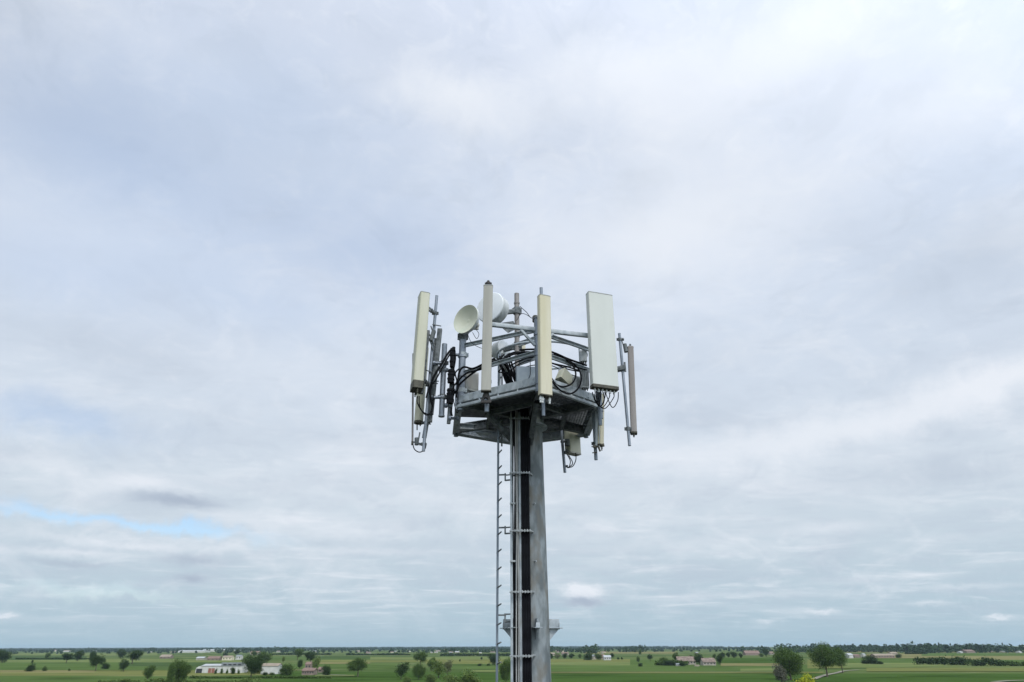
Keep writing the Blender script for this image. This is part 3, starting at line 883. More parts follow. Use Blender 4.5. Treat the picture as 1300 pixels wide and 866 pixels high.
C([(600, 422, 12.8), (605, 430, 12.8), (608, 424, 12.8), (604, 418, 12.8)], .006, 'small wire loop right under the cream dish')
C([(673, 458, 13), (673, 476, 12.8), (667, 486, 12.8)], .008, 'thin wire hanging over the blue-grey cabinet')
C([(752, 498, 12.3), (756, 510, 12.3), (762, 516, 12.3), (767, 509, 12.2), (766, 498, 12.1)], .011, 'black jumper loop under the broad white panel')
rc = random.Random(21)
DESC = ['lowest slack', 'second slack', 'third slack', 'fourth slack', 'topmost slack']
for k in range(5):
    y0 = 474 - k * 4.0
    C([(634 + rc.uniform(-3, 3), y0 - 3, 13.5), (646, y0 + rc.uniform(-3, 4), 13.5), (660, y0 - 6 + rc.uniform(-4, 4), 13.55), (676, y0 - 10 + rc.uniform(-3, 3), 13.6), (700, y0 - 8 + rc.uniform(-3, 3), 13.6), (722, y0 - 2 + rc.uniform(-3, 4), 13.6), (742, y0 + 5 + rc.uniform(-3, 3), 13.5)],
      .011 + .004 * (k % 3), DESC[k] + ' black cable crossing the middle of the platform')
for k in range(3):
    C([(641 + k * 3, 452, 13.0), (645 + k * 3, 466, 13.05), (651 + k * 2, 478, 13.1), (657 + k * 2, 492, 13.2)], .02, ['left', 'middle', 'right'][k] + ' thick black cable of the short bundle dropping from the hoop')
# thick diagonal cable bundle under the platform, from front beam to the pole
for k in range(4):
    C([(683 + k * 1.6, 487, 12.35), (682 + k * 1.5, 503, 12.5), (677 + k * 1.6, 518, 12.9), (673 + k * 1.2, 535, 13.45), (671.0 + k * .5, 548, 13.5), (671 + k * .4, 600, 13.5)], .022, 'black cable in the steep bundle between the front corner and the pole top')

# ------------------------------------------------------------------ land
def sheet(name, pts, z, m, label=None, kind='structure'):
    bm = BM(); vs = [bm.verts.new(Vector((p.x, p.y, z))) for p in pts]; bm.faces.new(vs)
    bmesh.ops.subdivide_edges(bm, edges=bm.edges, cuts=3, use_grid_fill=True)
    o = finish(name, bm, m, None, smooth=False)
    me = o.data
    if me.polygons and me.polygons[0].normal.z < 0: me.flip_normals()
    return tag(o, kind=kind)


G = 13500
gm = mat('meadow_ground', (.055, .09, .027), (.095, .128, .044), .95, 0, (.0022, .006, .01), 3, (.1, .9), 0, c=(.16, .17, .075), cscale=3.1, cpos=(.56, .62), spec=0, world=True, ttype='voronoi')
o = sheet('ground', [Vector((-G, -G, 0)), Vector((G, -G, 0)), Vector((G, G, 0)), Vector((-G, G, 0))], 0, gm)


o = sheet('bounce_blocker', [Vector((-90, -60, 0)), Vector((90, -60, 0)), Vector((90, 110, 0)), Vector((-90, 110, 0))], .01, mat('dark_bounce_blocker', (.035, .038, .036), (.06, .06, .056), .95, 0, (.5, .5, .5), 8, world=True))  # unseen dark sheet, added to cut green bounce light under the platform


def fm(name, a, b, sc=(.005, .011, .1)):
    return mat(name, a, b, .95, 0, sc, 9, (.3, .7), 0, c=tuple(x * .72 for x in a), cscale=2.5, cpos=(.52, .68), spec=0, world=True)


FM = dict(deep=fm('deep_green_crop', (.040, .076, .017), (.060, .102, .025)),
          green=fm('green_crop', (.062, .10, .028), (.09, .135, .040)),
          pale=fm('pale_green_crop', (.112, .145, .05), (.15, .18, .066)),
          olive=fm('olive_grass', (.12, .135, .044), (.16, .17, .06)),
          tan=fm('dry_stubble', (.15, .145, .06), (.20, .185, .085)),
          teal=fm('blue_green_crop', (.048, .08, .026), (.065, .10, .036)))
fields = [  # picture x0,x1,y0(far),y1(near), material, skew in rows
    (-60, 640, 858.5, 960, 'green', 0), (330, 640, 852, 960, 'deep', 2), (640, 1500, 855.2, 980, 'deep', 0),
    (-60, 215, 853, 858, 'olive', 0), (210, 345, 851.5, 857.5, 'olive', 0),
    (-60, 120, 851, 854, 'tan', 0), (120, 250, 851, 853.5, 'olive', 0),
    (-60, 190, 841, 850.5, 'green', 0), (-60, 130, 838, 841, 'pale', 0), (150, 330, 841, 846, 'teal', 0),
    (-60, 110, 833, 838, 'teal', 0), (110, 330, 837, 841, 'pale', 0), (-60, 200, 829.5, 832, 'pale', 0),
    (330, 470, 833.5, 838, 'green', 0), (340, 520, 842.5, 850, 'green', 0), (400, 540, 838, 841, 'olive', 0), (400, 470, 841, 843, 'tan', 0),
    (400, 560, 833, 836.5, 'teal', 0), (470, 660, 834, 837.5, 'pale', 0), (540, 640, 837.5, 843, 'olive', 0), (560, 660, 843, 850, 'green', 0), (600, 640, 851, 853.5, 'pale', 0), (400, 450, 857, 859, 'pale', 0),
    (690, 1040, 845, 853, 'green', 0), (690, 1045, 853.2, 855, 'olive', 0), (690, 830, 841, 845, 'pale', 0), (690, 800, 837, 841, 'olive', 0), (800, 860, 838, 845, 'green', 0),
    (740, 860, 827.5, 830, 'tan', 0), (860, 990, 846.5, 849.5, 'green', 0), (915, 1000, 842.5, 846, 'tan', 0), (910, 990, 835.5, 842.3, 'deep', 0), (940, 1000, 849.5, 853, 'pale', -1),
    (1025, 1075, 829, 835, 'pale', 0), (1025, 1080, 838, 849, 'olive', 0),
    (1060, 1400, 836.5, 842, 'green', 0), (1100, 1400, 848.5, 853, 'olive', 0), (1070, 1400, 842, 848.3, 'pale', 0), (1100, 1180, 830, 836, 'tan', 0), (1180, 1400, 833, 838, 'tan', 0), (1170, 1320, 829.5, 833, 'green', 0), (1075, 1400, 826.6, 828.6, 'tan', 0),
]
for i, (x0, x1, y0, y1, m, sk) in enumerate(fields):
    pts = [ground(x0, y1), ground(x1, y1 + sk), ground(x1, y0 + sk), ground(x0, y0)]
    sheet('field', pts, .02 + .008 * i, FM[m])
pm_ = mat('gravel_track', (.17, .16, .115), (.24, .225, .17), .95, 0, (.3, .3, .3), 6, world=True)


def track(pts, w, z):
    P = [ground(*p) for p in pts]; bm = BM(); prev = None
    P = smoothpts([Vector(p) for p in P], 8)
    for i, p in enumerate(P):
        d = (P[min(i + 1, len(P) - 1)] - P[max(i - 1, 0)]).normalized(); s = Vector((d.y, -d.x, 0)) * w / 2
        a, b = bm.verts.new(Vector((p.x, p.y, z)) + s), bm.verts.new(Vector((p.x, p.y, z)) - s)
        if prev: bm.faces.new((prev[0], prev[1], b, a))
        prev = (a, b)
    tag(finish('dirt_track', bm, pm_, smooth=False), kind='structure')


track([(1033, 863), (1047, 858), (1062, 855), (1072, 852.4), (1090, 851)], 3.5, .42)
track([(1262, 866.6), (1290, 864.8), (1340, 864.2)], 4, .43)
track([(440, 858), (425, 857.5), (400, 856.5)], 3.5, .44)
track([(690, 854.2), (850, 854.0), (985, 853.6)], 2.2, .45)


# ------------------------------------------------------------------ vegetation
def leaf_quad(bm, c, s, rnd):
    a = Vector((rnd.gauss(0, 1), rnd.gauss(0, 1), rnd.gauss(0, 1))).normalized()
    b = a.orthogonal().normalized(); c2 = a.cross(b)
    ang = rnd.random() * 6.28; u = b * math.cos(ang) + c2 * math.sin(ang); w = a.cross(u)
    l = s * rnd.uniform(.6, 1.25)
    v = [bm.verts.new(c + u * l), bm.verts.new(c + w * l * .6), bm.verts.new(c - u * l), bm.verts.new(c - w * l * .6)]
    bm.faces.new(v)


def crown_mesh(seed, zc, rz, rx, nclump, nleaf, leaf, low=0.0, spread=.22, lean=0, sparse=0.0):
    rnd = random.Random(seed); bm = BM()
    lobes = [(Vector((rnd.uniform(-.36, .36), rnd.uniform(-.36, .36), rnd.uniform(-.4, .45))), rnd.uniform(.40, .62)) for _ in range(8)]
    for i in range(nclump):
        lc, lr = rnd.choice(lobes)
        d = Vector((rnd.gauss(0, 1), rnd.gauss(0, 1), rnd.gauss(0, 1))).normalized() * (lr * rnd.uniform(.45, 1.0))
        p = lc + d
        c = Vector((p.x * rx + lean * p.z, p.y * rx, zc + p.z * rz))
        if c.z < low: continue
        cr = spread * rnd.uniform(.5, 1.0)
        for k in range(nleaf):
            q = Vector((rnd.gauss(0, 1), rnd.gauss(0, 1), rnd.gauss(0, .85))).normalized() * (rnd.random() ** .45 * .95 * cr)
            leaf_quad(bm, c + Vector((q.x * rx * 2, q.y * rx * 2, q.z * rz * 2)), leaf, rnd)
    me = bpy.data.meshes.new('crown'); bm.to_mesh(me); bm.free(); return me


def trunk_mesh(seed, top, r, nlimb=5, rx=.4):
    rnd = random.Random(seed); bm = BM()
    pts = [(Vector((0, 0, -.01)), r * 1.35), (Vector((.004, 0, top * .15)), r), (Vector((.012, .004, top * .6)), r * .75), (Vector((-.01, 0, top)), r * .4)]
    for (a, ra), (b, rb) in zip(pts, pts[1:]): rod(bm, a, b, ra, 9, rb)
    for k in range(nlimb):
        a = 6.28 * k / nlimb + rnd.random(); z0 = top * rnd.uniform(.35, .8)
        p = Vector((0, 0, z0)); q = p + Vector((math.cos(a) * rx * .5, math.sin(a) * rx * .5, .18)); q2 = q + Vector((math.cos(a) * rx * .25, math.sin(a) * rx * .25, .15))
        rod(bm, p, q, r * .5, 7, r * .3); rod(bm, q, q2, r * .3, 6, r * .12)
    me = bpy.data.meshes.new('trunk'); bm.to_mesh(me); bm.free(); return me


# unit trees: height 1, half-width .5
KIND = {
    'round': dict(c=[crown_mesh(s, .61, .43, .56, 150, 26, .031, .22) for s in (1, 2)], t=trunk_mesh(1, .72, .026)),
    'full': dict(c=[crown_mesh(s, .52, .53, .56, 190, 28, .030, .03) for s in (3, 4)], t=trunk_mesh(2, .75, .024)),
    'tall': dict(c=[crown_mesh(s, .55, .49, .53, 140, 26, .031, .08) for s in (5, 6)], t=trunk_mesh(3, .8, .022)),
    'roundnear': dict(c=[crown_mesh(s, .61, .42, .56, 330, 40, .017, .2, .17) for s in (11, 12)], t=trunk_mesh(6, .72, .024)),
    'fullnear': dict(c=[crown_mesh(s, .51, .52, .56, 400, 40, .017, .02, .17) for s in (13, 14)], t=trunk_mesh(7, .7, .022)),
    'bush': dict(c=[crown_mesh(s, .42, .62, .56, 150, 24, .034, .0) for s in (7, 8)], t=trunk_mesh(4, .5, .03)),
    'loose': dict(c=[crown_mesh(s, .57, .46, .56, 100, 24, .031, .08, .19) for s in (9, 10)], t=trunk_mesh(5, .8, .022)),
}
LM = {}
for k, v in KIND.items():
    for i, me in enumerate(v['c']):
        for lm in ('leaf', 'leaf_dark', 'leaf_pale', 'leaf_olive', 'leaf_yellow', 'leaf_grey'):
            LM[(k, i, lm)] = None
    v['t'].materials.append(M['bark'])


def crown_data(kind, i, lm):
    if LM[(kind, i, lm)] is None:
        me = KIND[kind]['c'][i].copy(); me.materials.clear(); me.materials.append(M[lm]); LM[(kind, i, lm)] = me
    return LM[(kind, i, lm)]


# leaf materials work in object space: scaled unit trees need a finer pattern
for lm in ('leaf', 'leaf_dark', 'leaf_pale', 'leaf_olive', 'leaf_yellow', 'leaf_grey'):
    for nd in M[lm].node_tree.nodes:
        if nd.type == 'MAPPING': nd.inputs['Scale'].default_value = (4, 4, 4)


tcount = 0
def tree(px, ytop, ybase, w, kind, lm, label, group='trees across the plain', name=None, cat=None, dy=0, rot=None):
    global tcount
    p = ground(px, ybase); Y = p.y
    h = (ybase - ytop) * Y / 1015; wd = w * Y / 920
    nm = name or ('bush' if kind == 'bush' else 'tree')
    o = empty(nm, p, label, cat or nm, group)
    o.scale = (wd, wd, h); o.rotation_euler.z = rot if rot is not None else (tcount * 2.4) % 6.28
    c = bpy.data.objects.new('crown', crown_data(kind, tcount % 2, lm)); COL.objects.link(c); c.parent = o
    t = bpy.data.objects.new('trunk', KIND[kind]['t']); COL.objects.link(t); t.parent = o
    tcount += 1
    return o


TREES = [
    (2, 825.5, 841.5, 19, 'full', 'leaf_dark', 'dark tree cut off by the left picture edge'),
    (37.5, 842, 852.5, 12, 'bush', 'leaf_dark', 'small dark bush with a spike, leftmost bush in the open field'),
    (40.5, 838, 842.5, 3, 'tall', 'leaf_dark', 'tiny spiky sapling directly behind the leftmost dark bush'),
    (57, 845.5, 852, 7, 'bush', 'leaf', 'faint low green bush right of the leftmost dark bush'),
    (87.5, 848.5, 851.8, 3.5, 'bush', 'leaf', 'tiny isolated shrub between the low bush and the tree pair at left'),
    (60, 829, 836.5, 7, 'full', 'leaf', 'small distant tree standing in the hedge at far left'),
    (84, 829, 841.5, 15, 'round', 'leaf_dark', 'flat-topped dark tree, left one of a touching pair'),
    (98.5, 826.5, 839.5, 12.5, 'full', 'leaf_dark', 'paler rounded tree, right one of a touching pair'),
    (115.5, 827, 843, 9, 'full', 'leaf_dark', 'narrow tree half hidden behind the leaning dark tree at left'),
    (121, 830, 852, 17, 'round', 'leaf_dark', 'dark round tree on a short trunk left of a ball-shaped bush'),
    (133.7, 840.5, 849.5, 11, 'bush', 'leaf_dark', 'ball-shaped dark bush right of the short-trunked tree'),
    (152.5, 825, 836.5, 13, 'full', 'leaf_dark', 'dark tree at the left of the big three-part clump'),
    (167.5, 825.5, 843, 22, 'round', 'leaf_dark', 'widest dark tree of the three-part clump at left'),
    (156.5, 838, 852.8, 12, 'full', 'leaf_dark', 'dark lower tree in front of the three-part clump'),
    (187, 845.5, 862.5, 14, 'full', 'leaf', 'upright green bush-like tree alone left of the white shed'),
    (225.5, 838, 868, 28, 'fullnear', 'leaf', 'large dense green tree just left of the white shed'),
    (214.5, 843, 869, 11, 'full', 'leaf', 'slim tree leaning on the left side of the large dense tree'),
    (318.5, 831.5, 859.5, 29, 'fullnear', 'leaf_dark', 'massive dark green tree between the two white sheds'),
    (335, 827.5, 843, 19, 'full', 'leaf', 'hazy green tree behind the massive dark tree'),
    (322, 826.5, 834, 8, 'full', 'leaf', 'small far tree peeping over the massive dark tree'),
    (299.5, 824.5, 833, 9, 'round', 'leaf_dark', 'dark tree above the pale tower-like house'),
    (286.5, 827.5, 833, 8, 'bush', 'leaf_dark', 'low dark tree beside the cream farmhouse'),
    (377.5, 823.5, 838, 13, 'round', 'leaf', 'tall far tree with a broad top above the slim dark tree'),
    (379.5, 837, 851.5, 9.5, 'tall', 'leaf_dark', 'slim dark tree left of the brick farmhouse'),
    (393.5, 827.5, 842.5, 16, 'round', 'leaf_dark', 'blue-green tree behind the brick farmhouse'),
    (400.5, 834, 853, 13, 'loose', 'leaf_pale', 'pale light green tree beside the brick farmhouse'),
    (364, 841, 857.5, 22, 'bush', 'leaf', 'broad bushy tree right of the tan-roofed shed'),
    (359.5, 833.5, 842, 5, 'tall', 'leaf_pale', 'thin pale tree behind the broad bushy tree'),
    (414, 843, 857.5, 13, 'bush', 'leaf_dark', 'dark bush at the right end of the brick farm'),
    (454, 833.5, 859, 28, 'roundnear', 'leaf', 'lone dome-shaped tree in the open field, widest left of the mast'),
    (509, 839.5, 862.5, 22, 'loose', 'leaf_dark', 'ragged dark tree left of the tree clump by the ladder'),
    (533.5, 825.5, 846, 18, 'round', 'leaf', 'tallest tree of the clump left of the ladder'),
    (531.5, 842, 863, 21, 'fullnear', 'leaf', 'dark tree directly below the tallest tree of the clump'),
    (548, 836, 852, 12, 'full', 'leaf', 'green tree in the middle of the clump left of the ladder'),
    (556.5, 836.5, 861, 24, 'loose', 'leaf_pale', 'pale olive tree with dry tips in the clump'),
    (568, 838, 860, 14, 'loose', 'leaf_olive', 'dry brownish tree at the right edge of the clump'),
    (547, 854, 866.5, 16, 'bush', 'leaf_pale', 'pale low bush under the olive tree'),
    (597, 850.5, 874, 32, 'bush', 'leaf_pale', 'bright green bush cut by the bottom edge left of the ladder'),
    (573, 855, 873, 26, 'bush', 'leaf_pale', 'green bush cut by the bottom edge beside the bright one'),
    (518, 858.5, 867.5, 14, 'bush', 'leaf_pale', 'low pale shrub at the foot of the ragged dark tree'),
    (583.8, 836.5, 840, 2.2, 'bush', 'leaf_dark', 'tiny lone shrub in the yellow field'),
    (611, 834, 838.7, 3.6, 'tall', 'leaf_dark', 'tiny dark tree above two low bushes in the yellow field'),
    (609, 842, 845.8, 6.5, 'bush', 'leaf_dark', 'low dark bush, left of two in the yellow field'),
    (619.5, 842.2, 845.3, 5.5, 'bush', 'leaf_dark', 'low dark bush, right of two in the yellow field'),
    (627.5, 831, 844.5, 15, 'full', 'leaf_dark', 'dark rounded tree crossed by the ladder'),
    (642.5, 837, 868, 20, 'fullnear', 'leaf', 'green tree seen between ladder and pole'),
    (700.3, 830.5, 836.8, 5, 'full', 'leaf_dark', 'small dark tree closest to the right side of the pole'),
    (708, 830, 836.7, 8, 'full', 'leaf_olive', 'small brownish tree second from the pole'),
    (717, 829.3, 836.2, 7, 'full', 'leaf_dark', 'small dark tree third from the pole'),
    (726, 830, 836.3, 8.5, 'full', 'leaf_dark', 'small round dark tree fourth from the pole'),
    (736, 830.5, 835.8, 5, 'full', 'leaf', 'small green tree left of the broad dark clump by the village'),
    (745.5, 827, 838.2, 15, 'bush', 'leaf_dark', 'broad dark clump of trees left of the white cottage'),
    (760, 830, 838, 11, 'full', 'leaf', 'green tree touching the red-roofed cottage'),
    (777, 829.5, 835.5, 6, 'full', 'leaf_dark', 'small dark tree behind the white cottage'),
    (785, 834, 837.5, 3.5, 'bush', 'leaf_dark', 'tiny bush, left of two right of the white cottage'),
    (790, 834, 837.5, 3.2, 'bush', 'leaf_dark', 'tiny bush, right of two right of the white cottage'),
    (812.8, 824.5, 831.8, 4.5, 'full', 'leaf', 'small distant tree above the slender two-part tree'),
    (810.5, 833, 843, 5.5, 'tall', 'leaf', 'slender green tree above a ball-shaped bush in the right field'),
    (813, 841, 846.5, 6.5, 'bush', 'leaf_dark', 'ball-shaped dark bush at the foot of the slender tree'),
    (825.7, 830.3, 839.8, 8.8, 'round', 'leaf_dark', 'neat round lone tree left of the farm hedge'),
    (843, 833, 844.8, 15, 'bush', 'leaf', 'green bushy mass at the left end of the farm'),
    (858, 829.2, 841, 9.5, 'full', 'leaf', 'tall green tree at the left of the tiled farm roofs'),
    (852, 837, 845.3, 22, 'bush', 'leaf_dark', 'dark low clump in front of the tall green farm tree'),
    (867, 839.5, 846, 10, 'bush', 'leaf_dark', 'low dark bush below the long tiled farm roof'),
    (877, 832, 838, 8, 'full', 'leaf', 'small green tree behind the long tiled farm roof'),
    (888.5, 830.5, 844.5, 13, 'full', 'leaf_dark', 'dark tree between the two tiled farm roofs'),
    (907, 830.5, 836.5, 5, 'full', 'leaf', 'small tree behind the right tiled roof'),
    (914.5, 831, 844, 9.5, 'full', 'leaf_dark', 'tall dark tree at the right end of the tiled farm'),
    (918, 828.3, 835.5, 6.5, 'full', 'leaf_dark', 'first dark tree of the row right of the farm'),
    (924.5, 828.5, 835.3, 6, 'full', 'leaf_dark', 'second dark tree of the row right of the farm'),
    (932.5, 827.5, 835.5, 9, 'full', 'leaf_dark', 'third and widest tree of the row right of the farm'),
    (940.5, 829.3, 836, 5.5, 'full', 'leaf_dark', 'last small tree of the row right of the farm'),
    (966.5, 829, 834, 6, 'bush', 'leaf', 'green bush at the right end of the long brick barn'),
    (973.5, 823.5, 834, 8, 'full', 'leaf_dark', 'tall dark tree right of the long brick barn'),
    (986, 825.5, 831, 6, 'full', 'leaf_dark', 'small dark tree left of the large field tree'),
    (1004.5, 822.5, 863.5, 43, 'fullnear', 'leaf', 'biggest and densest field tree, left of the dirt track'),
    (993, 842, 872, 22, 'loose', 'leaf_grey', 'thin grey half-bare shrub at the left foot of the biggest tree'),
    (1021, 857, 880, 31, 'bush', 'leaf_yellow', 'bright yellow-green bush cut by the bottom picture edge'),
    (1050.5, 816, 859.5, 38, 'roundnear', 'leaf', 'tall broad tree with bare trunk beside the dirt track'),
    (1070, 821, 854.5, 22, 'roundnear', 'leaf', 'narrower tree with bare trunk right of the tall broad tree'),
    (1107, 830.5, 843.3, 19, 'bush', 'leaf_dark', 'dark mound-shaped bush in front of the long barn'),
    (1100, 837, 843, 12, 'bush', 'leaf_dark', 'low shoulder of dark bush left of the mound-shaped one'),
    (1116, 838.5, 843.5, 12, 'bush', 'leaf_dark', 'low shoulder of dark bush right of the mound-shaped one'),
    (1120, 823.5, 830, 7, 'full', 'leaf_dark', 'small dark tree behind the long barn'),
    (1141, 829.5, 835.5, 8, 'bush', 'leaf_dark', 'bush at the right end of the long barn'),
    (273, 848.5, 855.6, 4, 'bush', 'leaf_dark', 'first small shrub against the white shed wall, beside the doors'),
    (281, 847.5, 855.6, 4, 'bush', 'leaf', 'second small shrub against the white shed wall'),
    (288, 849, 855.6, 3.5, 'bush', 'leaf', 'third small shrub against the white shed wall'),
    (295, 846, 855.8, 7, 'bush', 'leaf_dark', 'largest shrub against the white shed wall'),
    (303, 849.5, 855.6, 4, 'bush', 'leaf', 'last small shrub at the right end of the white shed'),
    (336, 853, 857.3, 9, 'bush', 'leaf_dark', 'low shrub in front of the tan-roofed shed'),
    (345, 853.5, 857.3, 9, 'bush', 'leaf', 'low shrub at the right corner of the tan-roofed shed'),
    (1089, 821, 827, 6, 'full', 'leaf_dark', 'far dark tree above the white barn at right'),
]
for t in TREES: tree(*t)


# hedges: rows of clumps as one thing each
def hedge(x0, x1, ytop, ybase, label, lm='leaf_dark', wob=.3, name='hedgerow', x1y=None, dens=9, leafpx=1.1):
    rnd = random.Random(int(x0)); bm = BM()
    a, b = ground(x0, ybase), ground(x1, x1y or ybase); Y = (a.y + b.y) / 2
    h = (ybase - ytop) * Y / 1015; L = (b - a).length
    n = int(L / h * dens * 3 + 20); leaf = leafpx * Y / 920
    ph = rnd.random() * 9
    for i in range(n):
        t = rnd.random(); p = a.lerp(b, t)
        hh = h * (1 - wob / 2 + wob * .5 * (math.sin(t * 9 + ph) + .6 * math.sin(t * 23 + ph)) * .7)
        hh *= rnd.uniform(.7, 1.05)
        c = p + Vector((0, rnd.gauss(0, h * .25), rnd.random() ** .7 * hh * .85))
        for k in range(14):
            leaf_quad(bm, c + Vector((rnd.gauss(0, h * .22), rnd.gauss(0, h * .22), abs(rnd.gauss(0, h * .13)))), leaf, rnd)
    o = finish(name, bm, M[lm], None, smooth=False, base=a)
    tag(o, label, 'hedge', 'hedges between the fields')


hedge(1164, 1200, 834.5, 844, 'dark hedge in the right field, left part with rounded top', wob=.25)
hedge(1196, 1232, 833.5, 845, 'dark hedge in the right field, middle part, tallest', wob=.3)
hedge(1233, 1275, 833.5, 846, 'dark hedge in the right field, pointed part before the right edge', wob=.6)
hedge(1268, 1330, 839, 846, 'low paler hedge running out of the right edge', 'leaf', wob=.4)
hedge(20, 112, 835.5, 837.2, 'thin far hedge line crossing the left field', wob=.8, dens=2)
hedge(120, 330, 861, 868, 'low rough green hedge along the near ditch at bottom left', 'leaf_pale', wob=.6, dens=2.5)
hedge(240, 420, 858.5, 861.5, 'dark ditch hedge in front of the white shed', 'leaf', wob=.7, dens=3)
hedge(560, 700, 829.5, 832.8, 'long dark belt of trees behind the yellow field', wob=.35, dens=3)
hedge(440, 520, 829.5, 831.8, 'thin far hedge behind the lone dome-shaped tree', wob=.8, dens=2)
hedge(834, 872, 838, 845, 'green hedge below the tiled farm roofs', 'leaf', wob=.4)
hedge(340, 420, 828.5, 831.5, 'far hedge beyond the brick farm', wob=.8, dens=2)
hedge(1150, 1176, 829, 830.6, 'small far hedge right of the long barn', wob=.8)


# far woods: hundreds of small crowns that read as one mass
def woods(rows, seed, name='far_woods'):
    rnd = random.Random(seed); bm = BM()
    for (yb, x0, x1, h0, h1, gap, prob) in rows:
        gap *= .7
        a, b = ground(x0, yb), ground(x1, yb); Y = a.y; L = b.x - a.x; n = int(L / gap)
        ph = rnd.random() * 10
        for i in range(n):
            t = (i + rnd.random()) / n
            px = x0 + (x1 - x0) * t
            dn = .5 + .5 * math.sin(px * .07 + ph) * math.sin(px * .023 + ph * 2)
            if rnd.random() > prob + (1 - prob) * dn * .8: continue
            c = Vector((a.x + L * t, Y * rnd.uniform(.96, 1.04), 0))
            h = rnd.uniform(h0, h1) * (1 + .25 * math.sin(px * .11 + ph)); w = h * rnd.uniform(.75, 1.2)
            for k in range(40 if h > 17 and Y < 3500 else 24):
                u = rnd.random(); rr = w * .55 * math.sqrt(max(0, 1 - (2 * u - .9) ** 2)) * math.sqrt(rnd.random()); an = rnd.random() * 6.28
                q = Vector((rr * math.cos(an), rr * math.sin(an), h * (.04 + .86 * u)))
                leaf_quad(bm, c + q, max(3.4, min(7.5, Y / 900)), rnd)
    return tag(finish(name, bm, M['leaf_far'], None, smooth=False), kind='stuff')


M['leaf_far'] = mat('far_leaves', (.028, .052, .026), (.048, .078, .038), .8, 0, (.01, .01, .05), 4, world=True, spec=0)
woods([(830.5, -40, 1340, 5, 9, 14, .10), (829, -60, 1360, 7, 12, 12, .2), (827.8, -60, 1360, 8, 14, 11, .45), (827.2, -60, 1360, 9, 14, 11, .5), (826.6, -60, 1360, 10, 16, 11, .6), (826, -60, 1360, 11, 17, 11, .65),
       (825.4, -60, 1360, 13, 19, 9, .8), (824.9, -60, 1360, 14, 20, 9, .85), (824.4, -60, 1360, 15, 22, 9, .9), (823.9, -60, 1360, 17, 23, 9, 1), (823.4, -60, 1360, 18, 24, 10, 1), (822.9, -60, 1360, 19, 25, 11, 1)], 5)
woods([(828.8, 1150, 1350, 15, 18, 7, 1), (829.2, 1160, 1190, 19, 25, 6, 1), (828, 1060, 1350, 15, 20, 6, 1), (827.4, 1040, 1350, 15, 20, 6, 1), (828.8, 998, 1042, 19, 23, 5, 1), (828.5, 1190, 1260, 16, 23, 9, .9),
       (829.5, 952, 985, 12, 18, 9, .6), (828.6, 560, 660, 9, 13, 9, .9), (829.5, 740, 760, 17, 21, 6, 1), (828, 790, 820, 17, 21, 7, 1), (828, 690, 740, 12, 18, 10, .8),
       (828.5, 290, 370, 14, 20, 10, .8), (828, 110, 300, 12, 19, 11, .8), (828, 1010, 1080, 16, 24, 10, .9)], 6, 'far_tree_belt')


# ------------------------------------------------------------------ buildings
def building(x0, x1, ytop, ybase, wall, roof, label, name='farmhouse', cat='house', deep=None, rs=.42, nwin=0, rot=0, flat=False, door=None, group='farm buildings on the plain', chimney=False, nowin=False):
    a, b = ground(x0, ybase), ground(x1, ybase); Y = a.y; c = (a + b) / 2
    w = (b.x - a.x); h = (ybase - ytop) * Y / 1015; d = deep or min(w * .6, 14)
    hw = h * (1 - (0 if flat else rs))
    rt = empty(name, c, label, cat, group)
    c = c + Vector((0, d / 2, 0))
    hx, hy = w / 2, d / 2
    def box(bm, x0, x1, y0, y1, z0, z1):
        vs = [bm.verts.new(Vector((x, y, z)) + c) for z in (z0, z1) for x, y in ((x0, y0), (x1, y0), (x1, y1), (x0, y1))]
        for fc in ((0, 1, 2, 3), (4, 5, 6, 7), (0, 1, 5, 4), (1, 2, 6, 5), (2, 3, 7, 6), (3, 0, 4, 7)): bm.faces.new([vs[i] for i in fc])
    def f(bm):
        box(bm, -hx, hx, -hy, hy, 0, hw)
        if not flat:
            for x, s in ((-hx, -1), (hx, 1)):
                v = [bm.verts.new(Vector((x, -hy, hw)) + c), bm.verts.new(Vector((x, hy, hw)) + c), bm.verts.new(Vector((x, 0, h)) + c)]
                bm.faces.new(v)
    one('wall', f, M[wall], rt, smooth=False)
    ov = .4
    def f(bm):
        if flat: box(bm, -hx - .2, hx + .2, -hy - .2, hy + .2, hw, hw + h * .08); return
        for s in (-1, 1):
            p = [Vector((-hx - ov, s * (hy + ov), hw - ov * (h - hw) / hy)), Vector((hx + ov, s * (hy + ov), hw - ov * (h - hw) / hy)), Vector((hx + ov, 0, h)), Vector((-hx - ov, 0, h))]
            lo = [bm.verts.new(q + c + UP * .02) for q in p]; hi = [bm.verts.new(q + c + UP * .28) for q in p]
            bm.faces.new(lo); bm.faces.new(hi)
            for i in range(4): bm.faces.new((lo[i], lo[(i + 1) % 4], hi[(i + 1) % 4], hi[i]))
    ro = one('roof', f, M[roof], rt, smooth=False)
    if chimney:
        one('chimney', lambda bm: box(bm, hx * .4, hx * .4 + .8, -.4, .4, h * .85, h + 1.2), M['wall_brick'], ro, smooth=False)
    for i in range(nwin):
        x = -hx + w * (i + .5) / nwin; ww = min(.75, w / nwin * .25)
        if door is not None and i in door:
            one('door', lambda bm: box(bm, x - ww * 1.8, x + ww * 1.8, -hy - .06, -hy + .05, 0.02, hw * .68), M['door_red'], rt, smooth=False)
        elif not nowin:
            one('window', lambda bm: box(bm, x - ww, x + ww, -hy - .05, -hy + .05, hw * .42, hw * .78), M['dark_open'], rt, smooth=False)
    return rt, c, w, d, h, hw, box


